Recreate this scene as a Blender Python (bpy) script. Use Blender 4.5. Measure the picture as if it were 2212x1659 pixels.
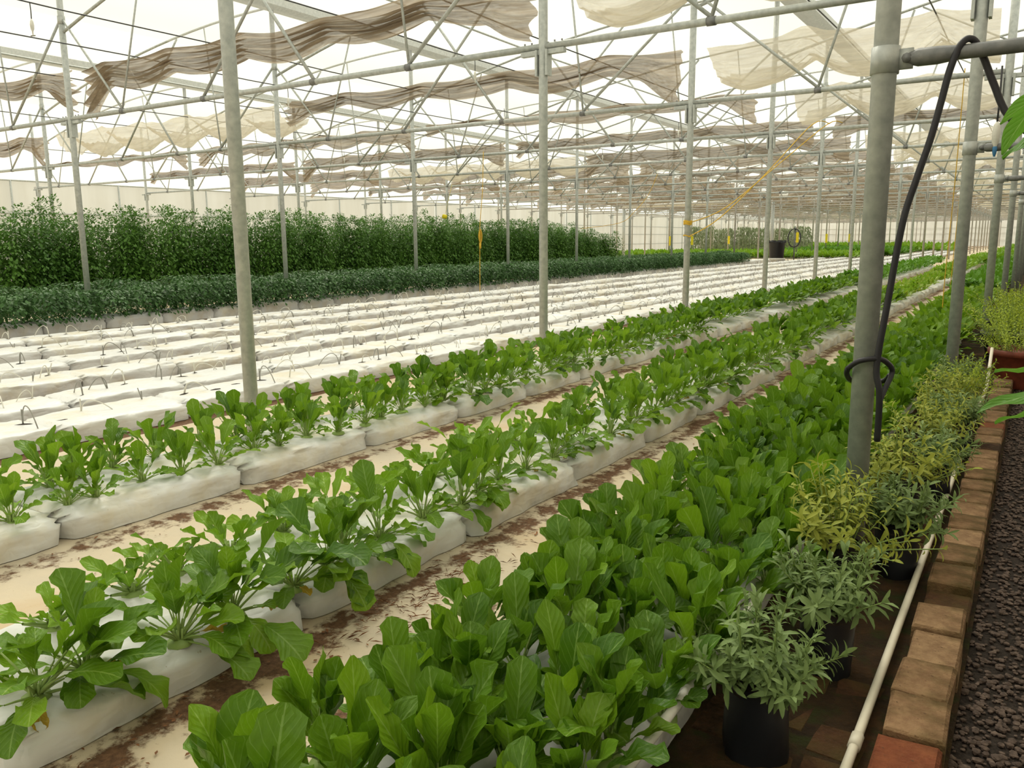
import bpy, math, random
from mathutils import Matrix, Vector, Quaternion, noise as mnoise

sc = bpy.context.scene
for o in list(bpy.data.objects):
    bpy.data.objects.remove(o)
COL = sc.collection
PI = math.pi
sin, cos, R = math.sin, math.cos, math.radians

# ------------------------------------------------------------------ camera
CAM = Vector((0, 0, 1.6))
CR = Vector((0.84312594, 0.53765696, -0.00797715))     # right
CD = Vector((0.08703829, -0.15109853, -0.98467943))    # down
CF = Vector((-0.53062508, 0.82951445, -0.17419183))    # forward
cam_d = bpy.data.cameras.new('camera')
cam_d.sensor_width = 36.0
cam_d.lens = 1765.0 / 2212.0 * 36.0
cam_d.clip_start, cam_d.clip_end = 0.05, 600
cam = bpy.data.objects.new('camera', cam_d)
COL.objects.link(cam)
m = Matrix((CR, -CD, -CF)).transposed().to_4x4()
m.translation = CAM
cam.matrix_world = m
sc.camera = cam

def proj(p):
    v = Vector(p) - CAM
    z = v.dot(CF)
    if z < 0.05:
        return None
    return 1106 + 1765 * v.dot(CR) / z, 829.5 + 1765 * v.dot(CD) / z

def seen(p, mg=0):
    q = proj(p)
    return q is not None and -mg < q[0] < 2212 + mg and -mg < q[1] < 1659 + mg

# ------------------------------------------------------------------ world and light: bright overcast over a film roof
w = bpy.data.worlds.new('overcast')
sc.world = w
w.use_nodes = True
nt = w.node_tree
bg = nt.nodes['Background']
bg.inputs[0].default_value = (1.0, 0.99, 0.84, 1)
bg.inputs[1].default_value = 1.05
sun_d = bpy.data.lights.new('sun', 'SUN')
sun_d.energy = 1.7
sun_d.angle = R(30)
sun_d.color = (1.0, 0.96, 0.86)
sun = bpy.data.objects.new('sun', sun_d)
sun.rotation_euler = Vector((0.42, -0.46, -0.78)).to_track_quat('-Z', 'Y').to_euler()
COL.objects.link(sun)
vs = sc.view_settings
vs.view_transform = 'Standard'
vs.look = 'None'
vs.gamma = 1.0
vs.use_curve_mapping = False
vs.exposure = 0.2
sc.cycles.max_bounces = 5
sc.cycles.use_adaptive_sampling = True
sc.cycles.adaptive_threshold = 0.05
sc.cycles.diffuse_bounces = 2
sc.cycles.glossy_bounces = 2
sc.cycles.transmission_bounces = 4
sc.cycles.transparent_max_bounces = 7
sc.cycles.caustics_reflective = False
sc.cycles.caustics_refractive = False
sc.cycles.use_denoising = True

random.seed(7)
rnd = random.random
def U(a, b): return a + (b - a) * random.random()

# ------------------------------------------------------------------ materials
MATS = {}
def newmat(name):
    mt = bpy.data.materials.new(name)
    mt.use_nodes = True
    n = mt.node_tree
    for x in list(n.nodes):
        n.nodes.remove(x)
    out = n.nodes.new('ShaderNodeOutputMaterial')
    MATS[name] = mt
    return mt, n, out
def N(n, t, **kw):
    nd = n.nodes.new(t)
    for k, v in kw.items():
        setattr(nd, k, v)
    return nd
def L(n, a, b): n.links.new(a, b)
def ramp(n, fac, stops):
    r = N(n, 'ShaderNodeValToRGB')
    e = r.color_ramp.elements
    e[0].position, e[0].color = stops[0][0], (*stops[0][1], 1)
    e[1].position, e[1].color = stops[-1][0], (*stops[-1][1], 1)
    for p, c in stops[1:-1]:
        x = e.new(p); x.color = (*c, 1)
    L(n, fac, r.inputs[0])
    return r.outputs[0]
def noise(n, scale, vec=None, detail=4, rough=.55):
    t = N(n, 'ShaderNodeTexNoise')
    t.inputs['Scale'].default_value = scale
    t.inputs['Detail'].default_value = detail
    t.inputs['Roughness'].default_value = rough
    if vec: L(n, vec, t.inputs['Vector'])
    return t.outputs['Fac']
def coords(n, kind='Object', scale=None):
    tc = N(n, 'ShaderNodeTexCoord')
    o = tc.outputs[kind]
    if scale:
        mp = N(n, 'ShaderNodeMapping')
        mp.inputs['Scale'].default_value = scale
        L(n, o, mp.inputs[0]); o = mp.outputs[0]
    return o
def mix(n, fac, a, b):
    x = N(n, 'ShaderNodeMix', data_type='RGBA')
    for s, v in ((0, fac), (6, a), (7, b)):
        if isinstance(v, (int, float)): x.inputs[s].default_value = v
        elif isinstance(v, tuple): x.inputs[s].default_value = (*v, 1)
        else: L(n, v, x.inputs[s])
    return x.outputs[2]
def math_(n, op, a, b=0.0, c=None):
    x = N(n, 'ShaderNodeMath', operation=op)
    for s, v in enumerate((a, b) if c is None else (a, b, c)):
        if isinstance(v, (int, float)): x.inputs[s].default_value = v
        else: L(n, v, x.inputs[s])
    return x.outputs[0]
def bump(n, h, st, dist=.01):
    b = N(n, 'ShaderNodeBump')
    b.inputs['Strength'].default_value = st
    b.inputs['Distance'].default_value = dist
    L(n, h, b.inputs['Height'])
    return b.outputs[0]
def principled(n, out, col, rough=.5, metal=0, spec=.5, nrm=None):
    p = N(n, 'ShaderNodeBsdfPrincipled')
    if isinstance(col, tuple): p.inputs['Base Color'].default_value = (*col, 1)
    else: L(n, col, p.inputs['Base Color'])
    p.inputs['Roughness'].default_value = rough
    p.inputs['Metallic'].default_value = metal
    p.inputs['Specular IOR Level'].default_value = spec
    if nrm: L(n, nrm, p.inputs['Normal'])
    if out: L(n, p.outputs[0], out.inputs[0])
    return p.outputs[0]
def simple(name, col, rough=.5, metal=0, spec=.4, var=.15, scale=8):
    mt, n, out = newmat(name)
    f = noise(n, scale, coords(n))
    a = tuple(c * (1 - var) for c in col); b = tuple(min(1, c * (1 + var)) for c in col)
    principled(n, out, ramp(n, f, [(.3, a), (.7, b)]), rough, metal, spec)
    return mt
def orand(n): return N(n, 'ShaderNodeObjectInfo').outputs['Random']

def leaf_mat(name, dark, light, vein, transl=.3, rough=.42, veins=True, mesh_var=False):
    mt, n, out = newmat(name)
    uv = N(n, 'ShaderNodeTexCoord').outputs['UV']
    s = N(n, 'ShaderNodeSeparateXYZ'); L(n, uv, s.inputs[0])
    r = orand(n)
    base = mix(n, r, dark, light)
    if mesh_var:
        f = noise(n, 3.0, coords(n, 'Object'), 2)
        base = mix(n, math_(n, 'MULTIPLY_ADD', f, 2.2, -.6), base, light)
    f = noise(n, 9, uv, 3)
    base = mix(n, math_(n, 'MULTIPLY', f, .5), base, tuple(c * .62 for c in dark))
    nrm = None
    if veins:
        d = math_(n, 'ABSOLUTE', math_(n, 'SUBTRACT', s.outputs[0], .5))
        mid = math_(n, 'LESS_THAN', d, .022)
        sv = math_(n, 'SUBTRACT', math_(n, 'MULTIPLY', s.outputs[1], 7.0), math_(n, 'MULTIPLY', d, 5.0))
        fr = math_(n, 'ABSOLUTE', math_(n, 'SUBTRACT', math_(n, 'FRACT', sv), .5))
        side = math_(n, 'MULTIPLY', math_(n, 'LESS_THAN', fr, .045), .5)
        vm = math_(n, 'MAXIMUM', mid, side)
        base = mix(n, math_(n, 'MULTIPLY', vm, .75), base, vein)
        nrm = bump(n, math_(n, 'ADD', fr, f), .5, .006)
    p = principled(n, None, base, rough, 0, .35, nrm)
    t = N(n, 'ShaderNodeBsdfTranslucent')
    L(n, mix(n, .5, base, light), t.inputs[0])
    ms = N(n, 'ShaderNodeMixShader'); ms.inputs[0].default_value = transl
    L(n, p, ms.inputs[1]); L(n, t.outputs[0], ms.inputs[2]); L(n, ms.outputs[0], out.inputs[0])
    return mt

leaf_mat('kale_leaf', (.062, .170, .008), (.180, .345, .015), (.27, .42, .10), .32)
leaf_mat('chard_leaf', (.105, .245, .009), (.25, .44, .016), (.32, .48, .10), .35)
leaf_mat('young_leaf', (.14, .31, .012), (.28, .48, .022), (.38, .54, .12), .35)
leaf_mat('pale_leaf', (.20, .36, .02), (.34, .48, .03), (.5, .6, .2))
leaf_mat('yellow_leaf', (.48, .42, .03), (.60, .36, .03), (.6, .55, .25))
leaf_mat('hedge_leaf', (.040, .120, .028), (.095, .22, .055), (.1, .2, .06), .22, .5, False, True)
leaf_mat('tomato_leaf', (.045, .135, .022), (.15, .32, .05), (.1, .2, .06), .3, .5, False, True)
leaf_mat('lime_leaf', (.17, .36, .02), (.30, .50, .035), (.1, .2, .06), .3, .5, False, True)
leaf_mat('mid_leaf', (.08, .23, .018), (.16, .36, .025), (.1, .2, .06), .3, .5, False, True)
leaf_mat('sage_leaf', (.15, .25, .075), (.28, .38, .13), (.3, .4, .2), .25, .6, False, True)
leaf_mat('gold_sage_leaf', (.30, .38, .045), (.52, .55, .09), (.5, .5, .2), .3, .6, False, True)
leaf_mat('thyme_leaf', (.30, .44, .025), (.52, .62, .05), (.5, .5, .2), .3, .6, False, True)
leaf_mat('trained_leaf', (.20, .27, .13), (.36, .42, .24), (.5, .5, .2), .35, .6, False, True)
leaf_mat('shrub_leaf', (.12, .33, .03), (.22, .48, .05), (.4, .6, .2), .4, .35)
simple('stem', (.30, .42, .12), .5)
simple('dry_leaf', (.42, .25, .10), .8, var=.4)
simple('dark_soil', (.035, .025, .018), .95, var=.4, scale=40)
simple('tube_grey', (.30, .29, .26), .5)
simple('tube_white', (.72, .70, .62), .5)
simple('black_plastic', (.012, .013, .017), .38, spec=.5)
simple('hose', (.030, .028, .034), .45)
simple('rope', (.72, .45, .05), .8)
simple('trap', (.82, .66, .02), .6)
simple('white_plastic', (.80, .78, .70), .4)
simple('pipe_white', (.78, .72, .58), .45, var=.08)
simple('terracotta', (.20, .045, .022), .6, var=.3, scale=14)
simple('block_grey', (.55, .53, .48), .85)
simple('wire', (.05, .05, .055), .5)
simple('blue_plastic', (.05, .2, .4), .4)
simple('litter', (.20, .085, .035), .95, var=.6, scale=5)
simple('paper', (.75, .72, .62), .7)

def galvanised(name, a, b):
    mt, n, out = newmat(name)
    c = coords(n, 'Object')
    f = noise(n, 18, c, 5)
    g = noise(n, 1.3, coords(n, 'Object', (1, 1, .25)), 3)
    col = ramp(n, f, [(.3, a), (.7, b)])
    col = mix(n, math_(n, 'MULTIPLY', ramp(n, g, [(.55, (0, 0, 0)), (.78, (1, 1, 1))]), .30), col, (.36, .30, .22))
    principled(n, out, col, .5, .25, .5, bump(n, f, .15, .004))
galvanised('steel', (.42, .445, .43), (.60, .62, .59))
galvanised('steel_warm', (.36, .34, .31), (.52, .49, .44))
galvanised('steel_dark', (.16, .165, .17), (.27, .27, .265))

# white plastic of the grow bags: cream staining and fine creases
mt, n, out = newmat('bag_white')
c = coords(n, 'Object')
f1 = noise(n, 3.2, c, 5)
f2 = noise(n, 14, coords(n, 'Object', (1, .25, 1)), 5, .65)
rr = orand(n)
col = mix(n, ramp(n, math_(n, 'ADD', f1, math_(n, 'MULTIPLY', rr, .12)), [(.56, (0, 0, 0)), (.78, (1, 1, 1))]), (.75, .75, .735), (.73, .67, .53))
sp = noise(n, 55, c, 2)
geo = N(n, 'ShaderNodeNewGeometry'); sx = N(n, 'ShaderNodeSeparateXYZ'); L(n, geo.outputs['Normal'], sx.inputs[0])
spot = math_(n, 'MULTIPLY', ramp(n, sp, [(.70, (0, 0, 0)), (.74, (1, 1, 1))]), math_(n, 'GREATER_THAN', sx.outputs[2], .6))
col = mix(n, math_(n, 'MULTIPLY', spot, .5), col, (.35, .22, .10))
rid = math_(n, 'ABSOLUTE', math_(n, 'SUBTRACT', noise(n, 5, coords(n, 'Object', (1, .45, 1.3)), 3, .5), .5))
rid2 = math_(n, 'ABSOLUTE', math_(n, 'SUBTRACT', noise(n, 7, coords(n, 'Object', (1.5, .9, 1)), 2, .5), .5))
hh_ = math_(n, 'ADD', math_(n, 'MINIMUM', math_(n, 'MULTIPLY', rid, 5.0), 1.0), math_(n, 'MULTIPLY', math_(n, 'MINIMUM', math_(n, 'MULTIPLY', rid2, 6.0), 1.0), .5))
principled(n, out, col, .40, 0, .4, bump(n, math_(n, 'ADD', hh_, math_(n, 'MULTIPLY', f2, .35)), .34, .018))

# translucent film of roof and walls
mt, n, out = newmat('film')
tr = N(n, 'ShaderNodeBsdfTransparent'); tr.inputs[0].default_value = (.98, .975, .95, 1)
tl = N(n, 'ShaderNodeBsdfTranslucent'); tl.inputs[0].default_value = (.9, .89, .84, 1)
ms = N(n, 'ShaderNodeMixShader'); ms.inputs[0].default_value = .16
L(n, tr.outputs[0], ms.inputs[1]); L(n, tl.outputs[0], ms.inputs[2]); L(n, ms.outputs[0], out.inputs[0])
mt, n, out = newmat('wall_film')
c = coords(n, 'Object', (1, 1, .15))
f = noise(n, .9, c, 5)
col = ramp(n, f, [(.3, (.80, .77, .68)), (.7, (.92, .90, .83))])
df = N(n, 'ShaderNodeBsdfDiffuse'); L(n, col, df.inputs[0])
tl = N(n, 'ShaderNodeBsdfTranslucent'); L(n, col, tl.inputs[0])
ms = N(n, 'ShaderNodeMixShader'); ms.inputs[0].default_value = .6
L(n, df.outputs[0], ms.inputs[1]); L(n, tl.outputs[0], ms.inputs[2]); L(n, ms.outputs[0], out.inputs[0])

# beige shade netting, lets light through
for nm, a, b in (('netting', (.38, .30, .215), (.60, .50, .375)), ('netting_pale', (.60, .53, .41), (.78, .71, .57))):
    mt, n, out = newmat(nm)
    c = coords(n, 'Object', (.25, 4, 4))
    f = noise(n, 3, c, 5)
    base = mix(n, orand(n), ramp(n, f, [(.3, a), (.7, b)]), ramp(n, f, [(.3, tuple(x * .82 for x in a)), (.7, b)]))
    df = N(n, 'ShaderNodeBsdfDiffuse'); L(n, base, df.inputs[0])
    tl = N(n, 'ShaderNodeBsdfTranslucent'); L(n, base, tl.inputs[0])
    tp = N(n, 'ShaderNodeBsdfTransparent')
    m1 = N(n, 'ShaderNodeMixShader'); m1.inputs[0].default_value = .55
    L(n, df.outputs[0], m1.inputs[1]); L(n, tl.outputs[0], m1.inputs[2])
    m2 = N(n, 'ShaderNodeMixShader')
    L(n, math_(n, 'MULTIPLY_ADD', noise(n, 5, coords(n, 'Object', (.4, 6, 6)), 3), .5, -.08 if nm == 'netting' else .05), m2.inputs[0])
    L(n, m1.outputs[0], m2.inputs[1]); L(n, tp.outputs[0], m2.inputs[2]); L(n, m2.outputs[0], out.inputs[0])

# ground sheet: cream woven sheet with red soil washed along the feet of the beds, shade painted in at the bags
mt, n, out = newmat('ground_sheet')
c = coords(n, 'Object')
s = N(n, 'ShaderNodeSeparateXYZ'); L(n, c, s.inputs[0])
big = noise(n, .9, c, 5, .6)
fine = noise(n, 9, c, 6, .7)
grit = noise(n, 38, c, 4, .7)
col = ramp(n, big, [(.35, (.56, .49, .38)), (.5, (.64, .54, .39)), (.70, (.58, .40, .21))])
col = mix(n, math_(n, 'MULTIPLY', fine, .35), col, (.55, .47, .36))
mask = None
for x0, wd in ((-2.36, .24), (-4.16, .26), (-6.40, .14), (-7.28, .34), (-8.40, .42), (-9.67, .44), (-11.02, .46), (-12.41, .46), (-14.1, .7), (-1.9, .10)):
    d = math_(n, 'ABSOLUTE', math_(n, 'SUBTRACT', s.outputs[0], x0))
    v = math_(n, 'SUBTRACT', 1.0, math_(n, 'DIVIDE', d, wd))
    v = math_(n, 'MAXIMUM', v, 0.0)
    if x0 < -6: v = math_(n, 'MINIMUM', math_(n, 'MULTIPLY', v, 4.0), 1.6)  # soil at the white bags strengthened to paint in shade under their edges
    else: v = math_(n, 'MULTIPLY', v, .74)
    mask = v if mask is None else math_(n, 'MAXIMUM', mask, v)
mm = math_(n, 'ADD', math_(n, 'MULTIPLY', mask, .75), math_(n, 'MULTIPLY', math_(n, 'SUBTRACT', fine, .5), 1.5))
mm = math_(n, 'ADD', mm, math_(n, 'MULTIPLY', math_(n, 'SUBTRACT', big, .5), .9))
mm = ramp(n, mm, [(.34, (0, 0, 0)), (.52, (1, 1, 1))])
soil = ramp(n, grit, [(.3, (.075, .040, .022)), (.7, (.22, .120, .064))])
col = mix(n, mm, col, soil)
spk = ramp(n, grit, [(.66, (0, 0, 0)), (.70, (1, 1, 1))])
col = mix(n, math_(n, 'MULTIPLY', spk, .45), col, (.22, .12, .06))
principled(n, out, col, .85, 0, .2, bump(n, math_(n, 'ADD', fine, mm), .4, .02))

mt, n, out = newmat('moss_ground')
c = coords(n, 'Object')
a = noise(n, 5, c, 6, .7); b = noise(n, 40, c, 4, .7); g = noise(n, 9, c, 4)
col = ramp(n, a, [(.3, (.014, .010, .006)), (.5, (.045, .026, .012)), (.7, (.085, .042, .016))])
col = mix(n, ramp(n, g, [(.5, (0, 0, 0)), (.66, (1, 1, 1))]), col, (.030, .034, .008))
principled(n, out, col, .95, 0, .2, bump(n, b, .8, .02))
mt, n, out = newmat('gravel_base')
c = coords(n, 'Object')
b = noise(n, 60, c, 4, .7)
principled(n, out, ramp(n, b, [(.3, (.012, .009, .007)), (.7, (.06, .045, .036))]), .95, 0, .2, bump(n, b, 1, .02))
mt, n, out = newmat('gravel_stone')
rr = noise(n, 45, coords(n, 'Object'), 1)
col = ramp(n, rr, [(.25, (.040, .028, .022)), (.5, (.085, .058, .045)), (.75, (.16, .115, .09))])
principled(n, out, col, .85, 0, .3)

def brick_mat(name, a, b, moss):
    mt, n, out = newmat(name)
    c = coords(n, 'Object')
    r = orand(n)
    f = noise(n, 16, c, 6, .7); g = noise(n, 70, c, 3); k = noise(n, 6, c, 3)
    col = mix(n, ramp(n, f, [(.36, (0, 0, 0)), (.64, (1, 1, 1))]), a, b)
    col = mix(n, math_(n, 'MULTIPLY', r, .28), col, (.24, .10, .045))
    mo = ramp(n, math_(n, 'ADD', k, math_(n, 'MULTIPLY', math_(n, 'SUBTRACT', r, .5), .25)), [(.42, (0, 0, 0)), (.66, (1, 1, 1))])
    col = mix(n, math_(n, 'MULTIPLY', mo, moss), col, (.075, .052, .016))
    col = mix(n, ramp(n, g, [(.66, (0, 0, 0)), (.72, (1, 1, 1))]), col, (.10, .055, .03))
    principled(n, out, col, .92, 0, .2, bump(n, math_(n, 'ADD', f, g), .7, .012))
brick_mat('brick_pale', (.20, .115, .062), (.35, .225, .12), .9)
brick_mat('brick_red', (.15, .040, .018), (.24, .075, .032), .25)
brick_mat('brick_dark', (.022, .013, .007), (.085, .040, .018), .9)

# ------------------------------------------------------------------ mesh helpers
class MB:
    def __init__(s): s.v = []; s.f = []; s.uv = []; s.mi = []
    def quad(s, idx, uv=None, mi=0): s.f.append(tuple(idx)); s.uv.append(uv); s.mi.append(mi)
    def box(s, x0, x1, y0, y1, z0, z1, bv=0.0, M=None):
        b = len(s.v)
        if bv <= 0:
            P = [(x, y, z) for z in (z0, z1) for y in (y0, y1) for x in (x0, x1)]
            F = [(0, 2, 3, 1), (4, 5, 7, 6), (0, 1, 5, 4), (2, 6, 7, 3), (0, 4, 6, 2), (1, 3, 7, 5)]
        else:
            P = []
            for z, q in ((z0, bv), (z0 + bv, 0), (z1 - bv, 0), (z1, bv)):
                P += [(x0 + q, y0 + q, z), (x1 - q, y0 + q, z), (x1 - q, y1 - q, z), (x0 + q, y1 - q, z)]
            F = [(3, 2, 1, 0), (12, 13, 14, 15)]
            for k in range(3):
                for j in range(4):
                    F.append((k*4+j, k*4+(j+1) % 4, k*4+4+(j+1) % 4, k*4+4+j))
        for p in P: s.v.append(tuple(M @ Vector(p)) if M else p)
        for f in F: s.quad([b + i for i in f])
    def tube(s, pts, r, seg=8, cap=True, mi=0, closed=False):
        pts = [Vector(p) for p in pts]
        rs = r if isinstance(r, (list, tuple)) else [r] * len(pts)
        b = len(s.v); up = Vector((0, 0, 1)); prev = None
        for i, p in enumerate(pts):
            if closed: t = pts[(i + 1) % len(pts)] - pts[i - 1]
            else: t = pts[min(i + 1, len(pts) - 1)] - pts[max(i - 1, 0)]
            t.normalize()
            if prev is None:
                a = t.cross(up)
                if a.length < .05: a = t.cross(Vector((1, 0, 0)))
            else:
                a = prev - t * prev.dot(t)
                if a.length < 1e-4: a = t.cross(up)
            a.normalize(); prev = a; c2 = t.cross(a)
            for k in range(seg):
                an = 2 * PI * k / seg
                s.v.append(tuple(p + (a * cos(an) + c2 * sin(an)) * rs[i]))
        n_ = len(pts)
        for i in range(n_ if closed else n_ - 1):
            j = (i + 1) % n_
            for k in range(seg):
                k2 = (k + 1) % seg
                s.quad((b+i*seg+k, b+i*seg+k2, b+j*seg+k2, b+j*seg+k), None, mi)
        if cap and not closed:
            s.quad([b + k for k in reversed(range(seg))], None, mi)
            s.quad([b + (n_-1)*seg + k for k in range(seg)], None, mi)
    def lathe(s, prof, seg=16, c=(0, 0, 0), mi=0):
        b = len(s.v)
        for r, z in prof:
            for k in range(seg):
                a = 2 * PI * k / seg
                s.v.append((c[0] + r * cos(a), c[1] + r * sin(a), c[2] + z))
        for i in range(len(prof) - 1):
            for k in range(seg):
                k2 = (k + 1) % seg
                s.quad((b+i*seg+k, b+i*seg+k2, b+(i+1)*seg+k2, b+(i+1)*seg+k), None, mi)
        s.quad([b + (len(prof)-1)*seg + k for k in range(seg)], None, mi)
    def grid(s, fn, nu, nv, uv=True, mi=0):
        b = len(s.v)
        for j in range(nv + 1):
            for i in range(nu + 1):
                s.v.append(tuple(fn(i / nu, j / nv)))
        for j in range(nv):
            for i in range(nu):
                a = b + j*(nu+1) + i
                q = ((i/nu, j/nv), ((i+1)/nu, j/nv), ((i+1)/nu, (j+1)/nv), (i/nu, (j+1)/nv)) if uv else None
                s.quad((a, a+1, a+nu+2, a+nu+1), q, mi)
    def mesh(s, name, mats, smooth=True):
        me = bpy.data.meshes.new(name)
        me.from_pydata(s.v, [], s.f)
        if not isinstance(mats, (list, tuple)): mats = [mats]
        for x in mats: me.materials.append(MATS[x])
        if any(s.mi): me.polygons.foreach_set('material_index', s.mi)
        if smooth: me.polygons.foreach_set('use_smooth', [True] * len(s.f))
        if any(u is not None for u in s.uv):
            l = me.uv_layers.new(name='UVMap')
            flat = []
            for f, u in zip(s.f, s.uv):
                for k in range(len(f)):
                    flat += (u[k] if u else (.5, .5))
            l.data.foreach_set('uv', flat)
        me.update()
        return me

def link(name, data, parent=None, loc=(0, 0, 0), rot=None, scale=None):
    o = bpy.data.objects.new(name, data)
    COL.objects.link(o)
    if parent is not None: o.parent = parent
    o.location = loc
    if rot is not None: o.rotation_euler = rot
    if scale is not None: o.scale = (scale,) * 3 if isinstance(scale, (int, float)) else scale
    return o
def tag(o, label, cat, group=None, kind=None):
    o['label'] = label; o['category'] = cat
    if group: o['group'] = group
    if kind: o['kind'] = kind
    return o
def struct(o, label=None):
    o['kind'] = 'structure'
    if label: o['label'] = label
    return o

ONES = ['', 'first', 'second', 'third', 'fourth', 'fifth', 'sixth', 'seventh', 'eighth', 'ninth', 'tenth', 'eleventh', 'twelfth', 'thirteenth',
        'fourteenth', 'fifteenth', 'sixteenth', 'seventeenth', 'eighteenth', 'nineteenth']
TENS = ['', '', 'twenty', 'thirty', 'forty', 'fifty', 'sixty', 'seventy', 'eighty', 'ninety']
TENTH = {2: 'twentieth', 3: 'thirtieth', 4: 'fortieth', 5: 'fiftieth', 6: 'sixtieth', 7: 'seventieth', 8: 'eightieth', 9: 'ninetieth'}
def ordn(k):
    if k < 20: return ONES[k]
    if k % 10 == 0: return TENTH[k // 10]
    return TENS[k // 10] + '-' + ONES[k % 10]

# ------------------------------------------------------------------ layout of the house
COLX = {'c2': -5.3, 'c3': -15.6, 'c4': -25.8, 'c5': -36.0}
def rowY(k): return 4.35 if k == 0 else 4.0 + 5.05 * k
def rightX(k): return -.69 + .05 * min(k, 4)
NROW = 29
CH = 3.90      # height of the truss chords
GZ = 6.95      # gutters
WALLX, ENDY = -38.0, 149.0

# ------------------------------------------------------------------ floor, walls, roof
mb = MB(); mb.box(-60, 30, -25, 170, -.20, -.012)
struct(link('floor', mb.mesh('floor', 'gravel_base', False)))
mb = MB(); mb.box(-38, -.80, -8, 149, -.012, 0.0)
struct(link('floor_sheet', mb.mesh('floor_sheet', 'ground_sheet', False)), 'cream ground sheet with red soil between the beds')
mb = MB(); mb.box(-1.02, -.10, -3, 40, -.012, .006)
struct(link('floor_moss_strip', mb.mesh('floor_moss_strip', 'moss_ground', False)), 'dark mossy strip under the potted herbs')

def wall(name, axis, at, a0, a1, h, step, label):
    root = bpy.data.objects.new(name, None); COL.objects.link(root); struct(root, label)
    nseg = max(1, int(round((a1 - a0) / step)))
    def P(a, d, z): return (at + d, a, z) if axis == 'x' else (a, at + d, z)
    for i in range(nseg):                       # sheets of wall film, each slightly slack
        b0 = a0 + (a1 - a0) * i / nseg; b1 = a0 + (a1 - a0) * (i + 1) / nseg
        ph = rnd() * 9
        mb = MB()
        mb.grid(lambda u, v: P(b0 + (b1 - b0) * u, .06 * sin(PI * u) * sin(v * 5 + ph) + .02 * sin(u * 17 + ph), v * h), 12, 6)
        link('sheet', mb.mesh('sheet', 'wall_film'), root)
        mb = MB(); mb.tube([P(b0, .12, 0), P(b0, .12, h)], .045, 6)
        link('wall_post', mb.mesh('wall_post', 'steel'), root)
    for z in (1.0, 2.05, 2.9, h):
        mb = MB(); mb.tube([P(a0, .12, z), P(a1, .12, z)], .035, 6)
        link('wall_rail', mb.mesh('wall_rail', 'steel'), root)
    return root
wall('wall_left', 'x', WALLX, -6, ENDY, 4.3, 5.05, 'cream plastic side wall behind the tall hedge')
wall('wall_far', 'y', ENDY, WALLX, 12, 4.6, 5.1, 'white plastic end wall at the far end')

wall('wall_right', 'x', 6.2, -12, ENDY, 4.6, 10.1, 'unseen cream plastic side wall right of the camera')  # unseen side and end walls, added to cut the low side light
wall('wall_back', 'y', -12, WALLX, 6.2, 4.6, 10.2, 'unseen cream plastic end wall behind the camera')

# roof: one film sheet per bay, an arch falling from each high gutter to the left
bays = [('c5', 'c4'), ('c4', 'c3'), ('c3', 'c2')]
def roof_z(u):      # u = 0 at the high (right) side, 1 at the left foot
    return GZ + .05 - 1.55 * u ** 1.9
def add_roof(nm, x_hi, x_lo, lab):
    mb = MB()
    mb.grid(lambda u, v: (x_hi + (x_lo - x_hi) * u, -14 + v * (ENDY + 14), roof_z(u) + .25), 14, 8)
    struct(link(nm, mb.mesh(nm, 'film')), lab)
add_roof('roof_film_far_bay', COLX['c4'], WALLX, 'milky roof film over the bay at the left wall')
add_roof('roof_film_hedge_bay', COLX['c3'], COLX['c4'], 'milky roof film over the hedges')
add_roof('roof_film_bag_bay', COLX['c2'], COLX['c3'], 'milky roof film over the white grow bags')
add_roof('roof_film_near_bay', 4.9, COLX['c2'], 'milky roof film over the leafy beds')
add_roof('roof_film_right_bay', 15.1, 4.9, 'milky roof film to the right of the camera')

# gutters: troughs along the tops of the column rows
def gutter(x, lab):
    mb = MB()
    prof = [(-.26, .16), (-.25, 0), (.10, -.05), (.25, .02), (.27, .20), (.24, .20), (.22, .06), (.10, 0), (-.21, .04), (-.23, .16)]
    y0, y1 = -14, ENDY
    b = len(mb.v)
    for y in (y0, y1):
        for px, pz in prof: mb.v.append((x + px, y, GZ + pz))
    k = len(prof)
    for i in range(k): mb.quad((b+i, b+(i+1) % k, b+k+(i+1) % k, b+k+i))
    g = link('roof_gutter', mb.mesh('roof_gutter', 'steel', False))
    tag(g, lab, 'gutter', 'roof gutters')
gutter(COLX['c3'], 'long grey roof gutter above the posts at the foot of the hedge')
gutter(COLX['c4'], 'long grey roof gutter above the posts between the two hedges')
gutter(COLX['c2'], 'long grey roof gutter above the posts beside the nearest white bags')

# ------------------------------------------------------------------ posts
def tube_mesh(name, pts, r, mat, seg=8):
    mb = MB(); mb.tube(pts, r, seg); return mb.mesh(name, mat)
pole_me = tube_mesh('pole', [(0, 0, 0), (0, 0, GZ - .04)], .055, 'steel', 16)
pole_far = tube_mesh('pole_far', [(0, 0, 0), (0, 0, GZ - .04)], .055, 'steel_warm', 8)
mb = MB()
mb.box(-.30, .30, -.035, .035, CH - .095, CH - .04)
mb.box(-.085, -.057, -.06, .06, CH - .34, CH - .04)
mb.box(.057, .085, -.06, .06, CH - .34, CH - .04)
bracket_me = mb.mesh('bracket', 'steel', False)
bolt_me = tube_mesh('bolt', [(0, 0, CH - .05), (0, 0, CH + .062)], .010, 'steel_dark', 6)
mb = MB(); mb.tube([(0, 0, 5.58), (0, 0, 5.72)], .066, 12)
collar_me = mb.mesh('collar', 'steel')
mb = MB(); mb.tube([(0, 0, -.06), (0, 0, .06)], .064, 16)
mb.box(.05, .12, -.012, .012, -.045, .045)
clamp_me = mb.mesh('clamp', 'steel')
pin_me = tube_mesh('bolt', [(.095, -.03, 0), (.095, .03, 0)], .022, 'steel_dark', 8)
mb = MB()
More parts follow.
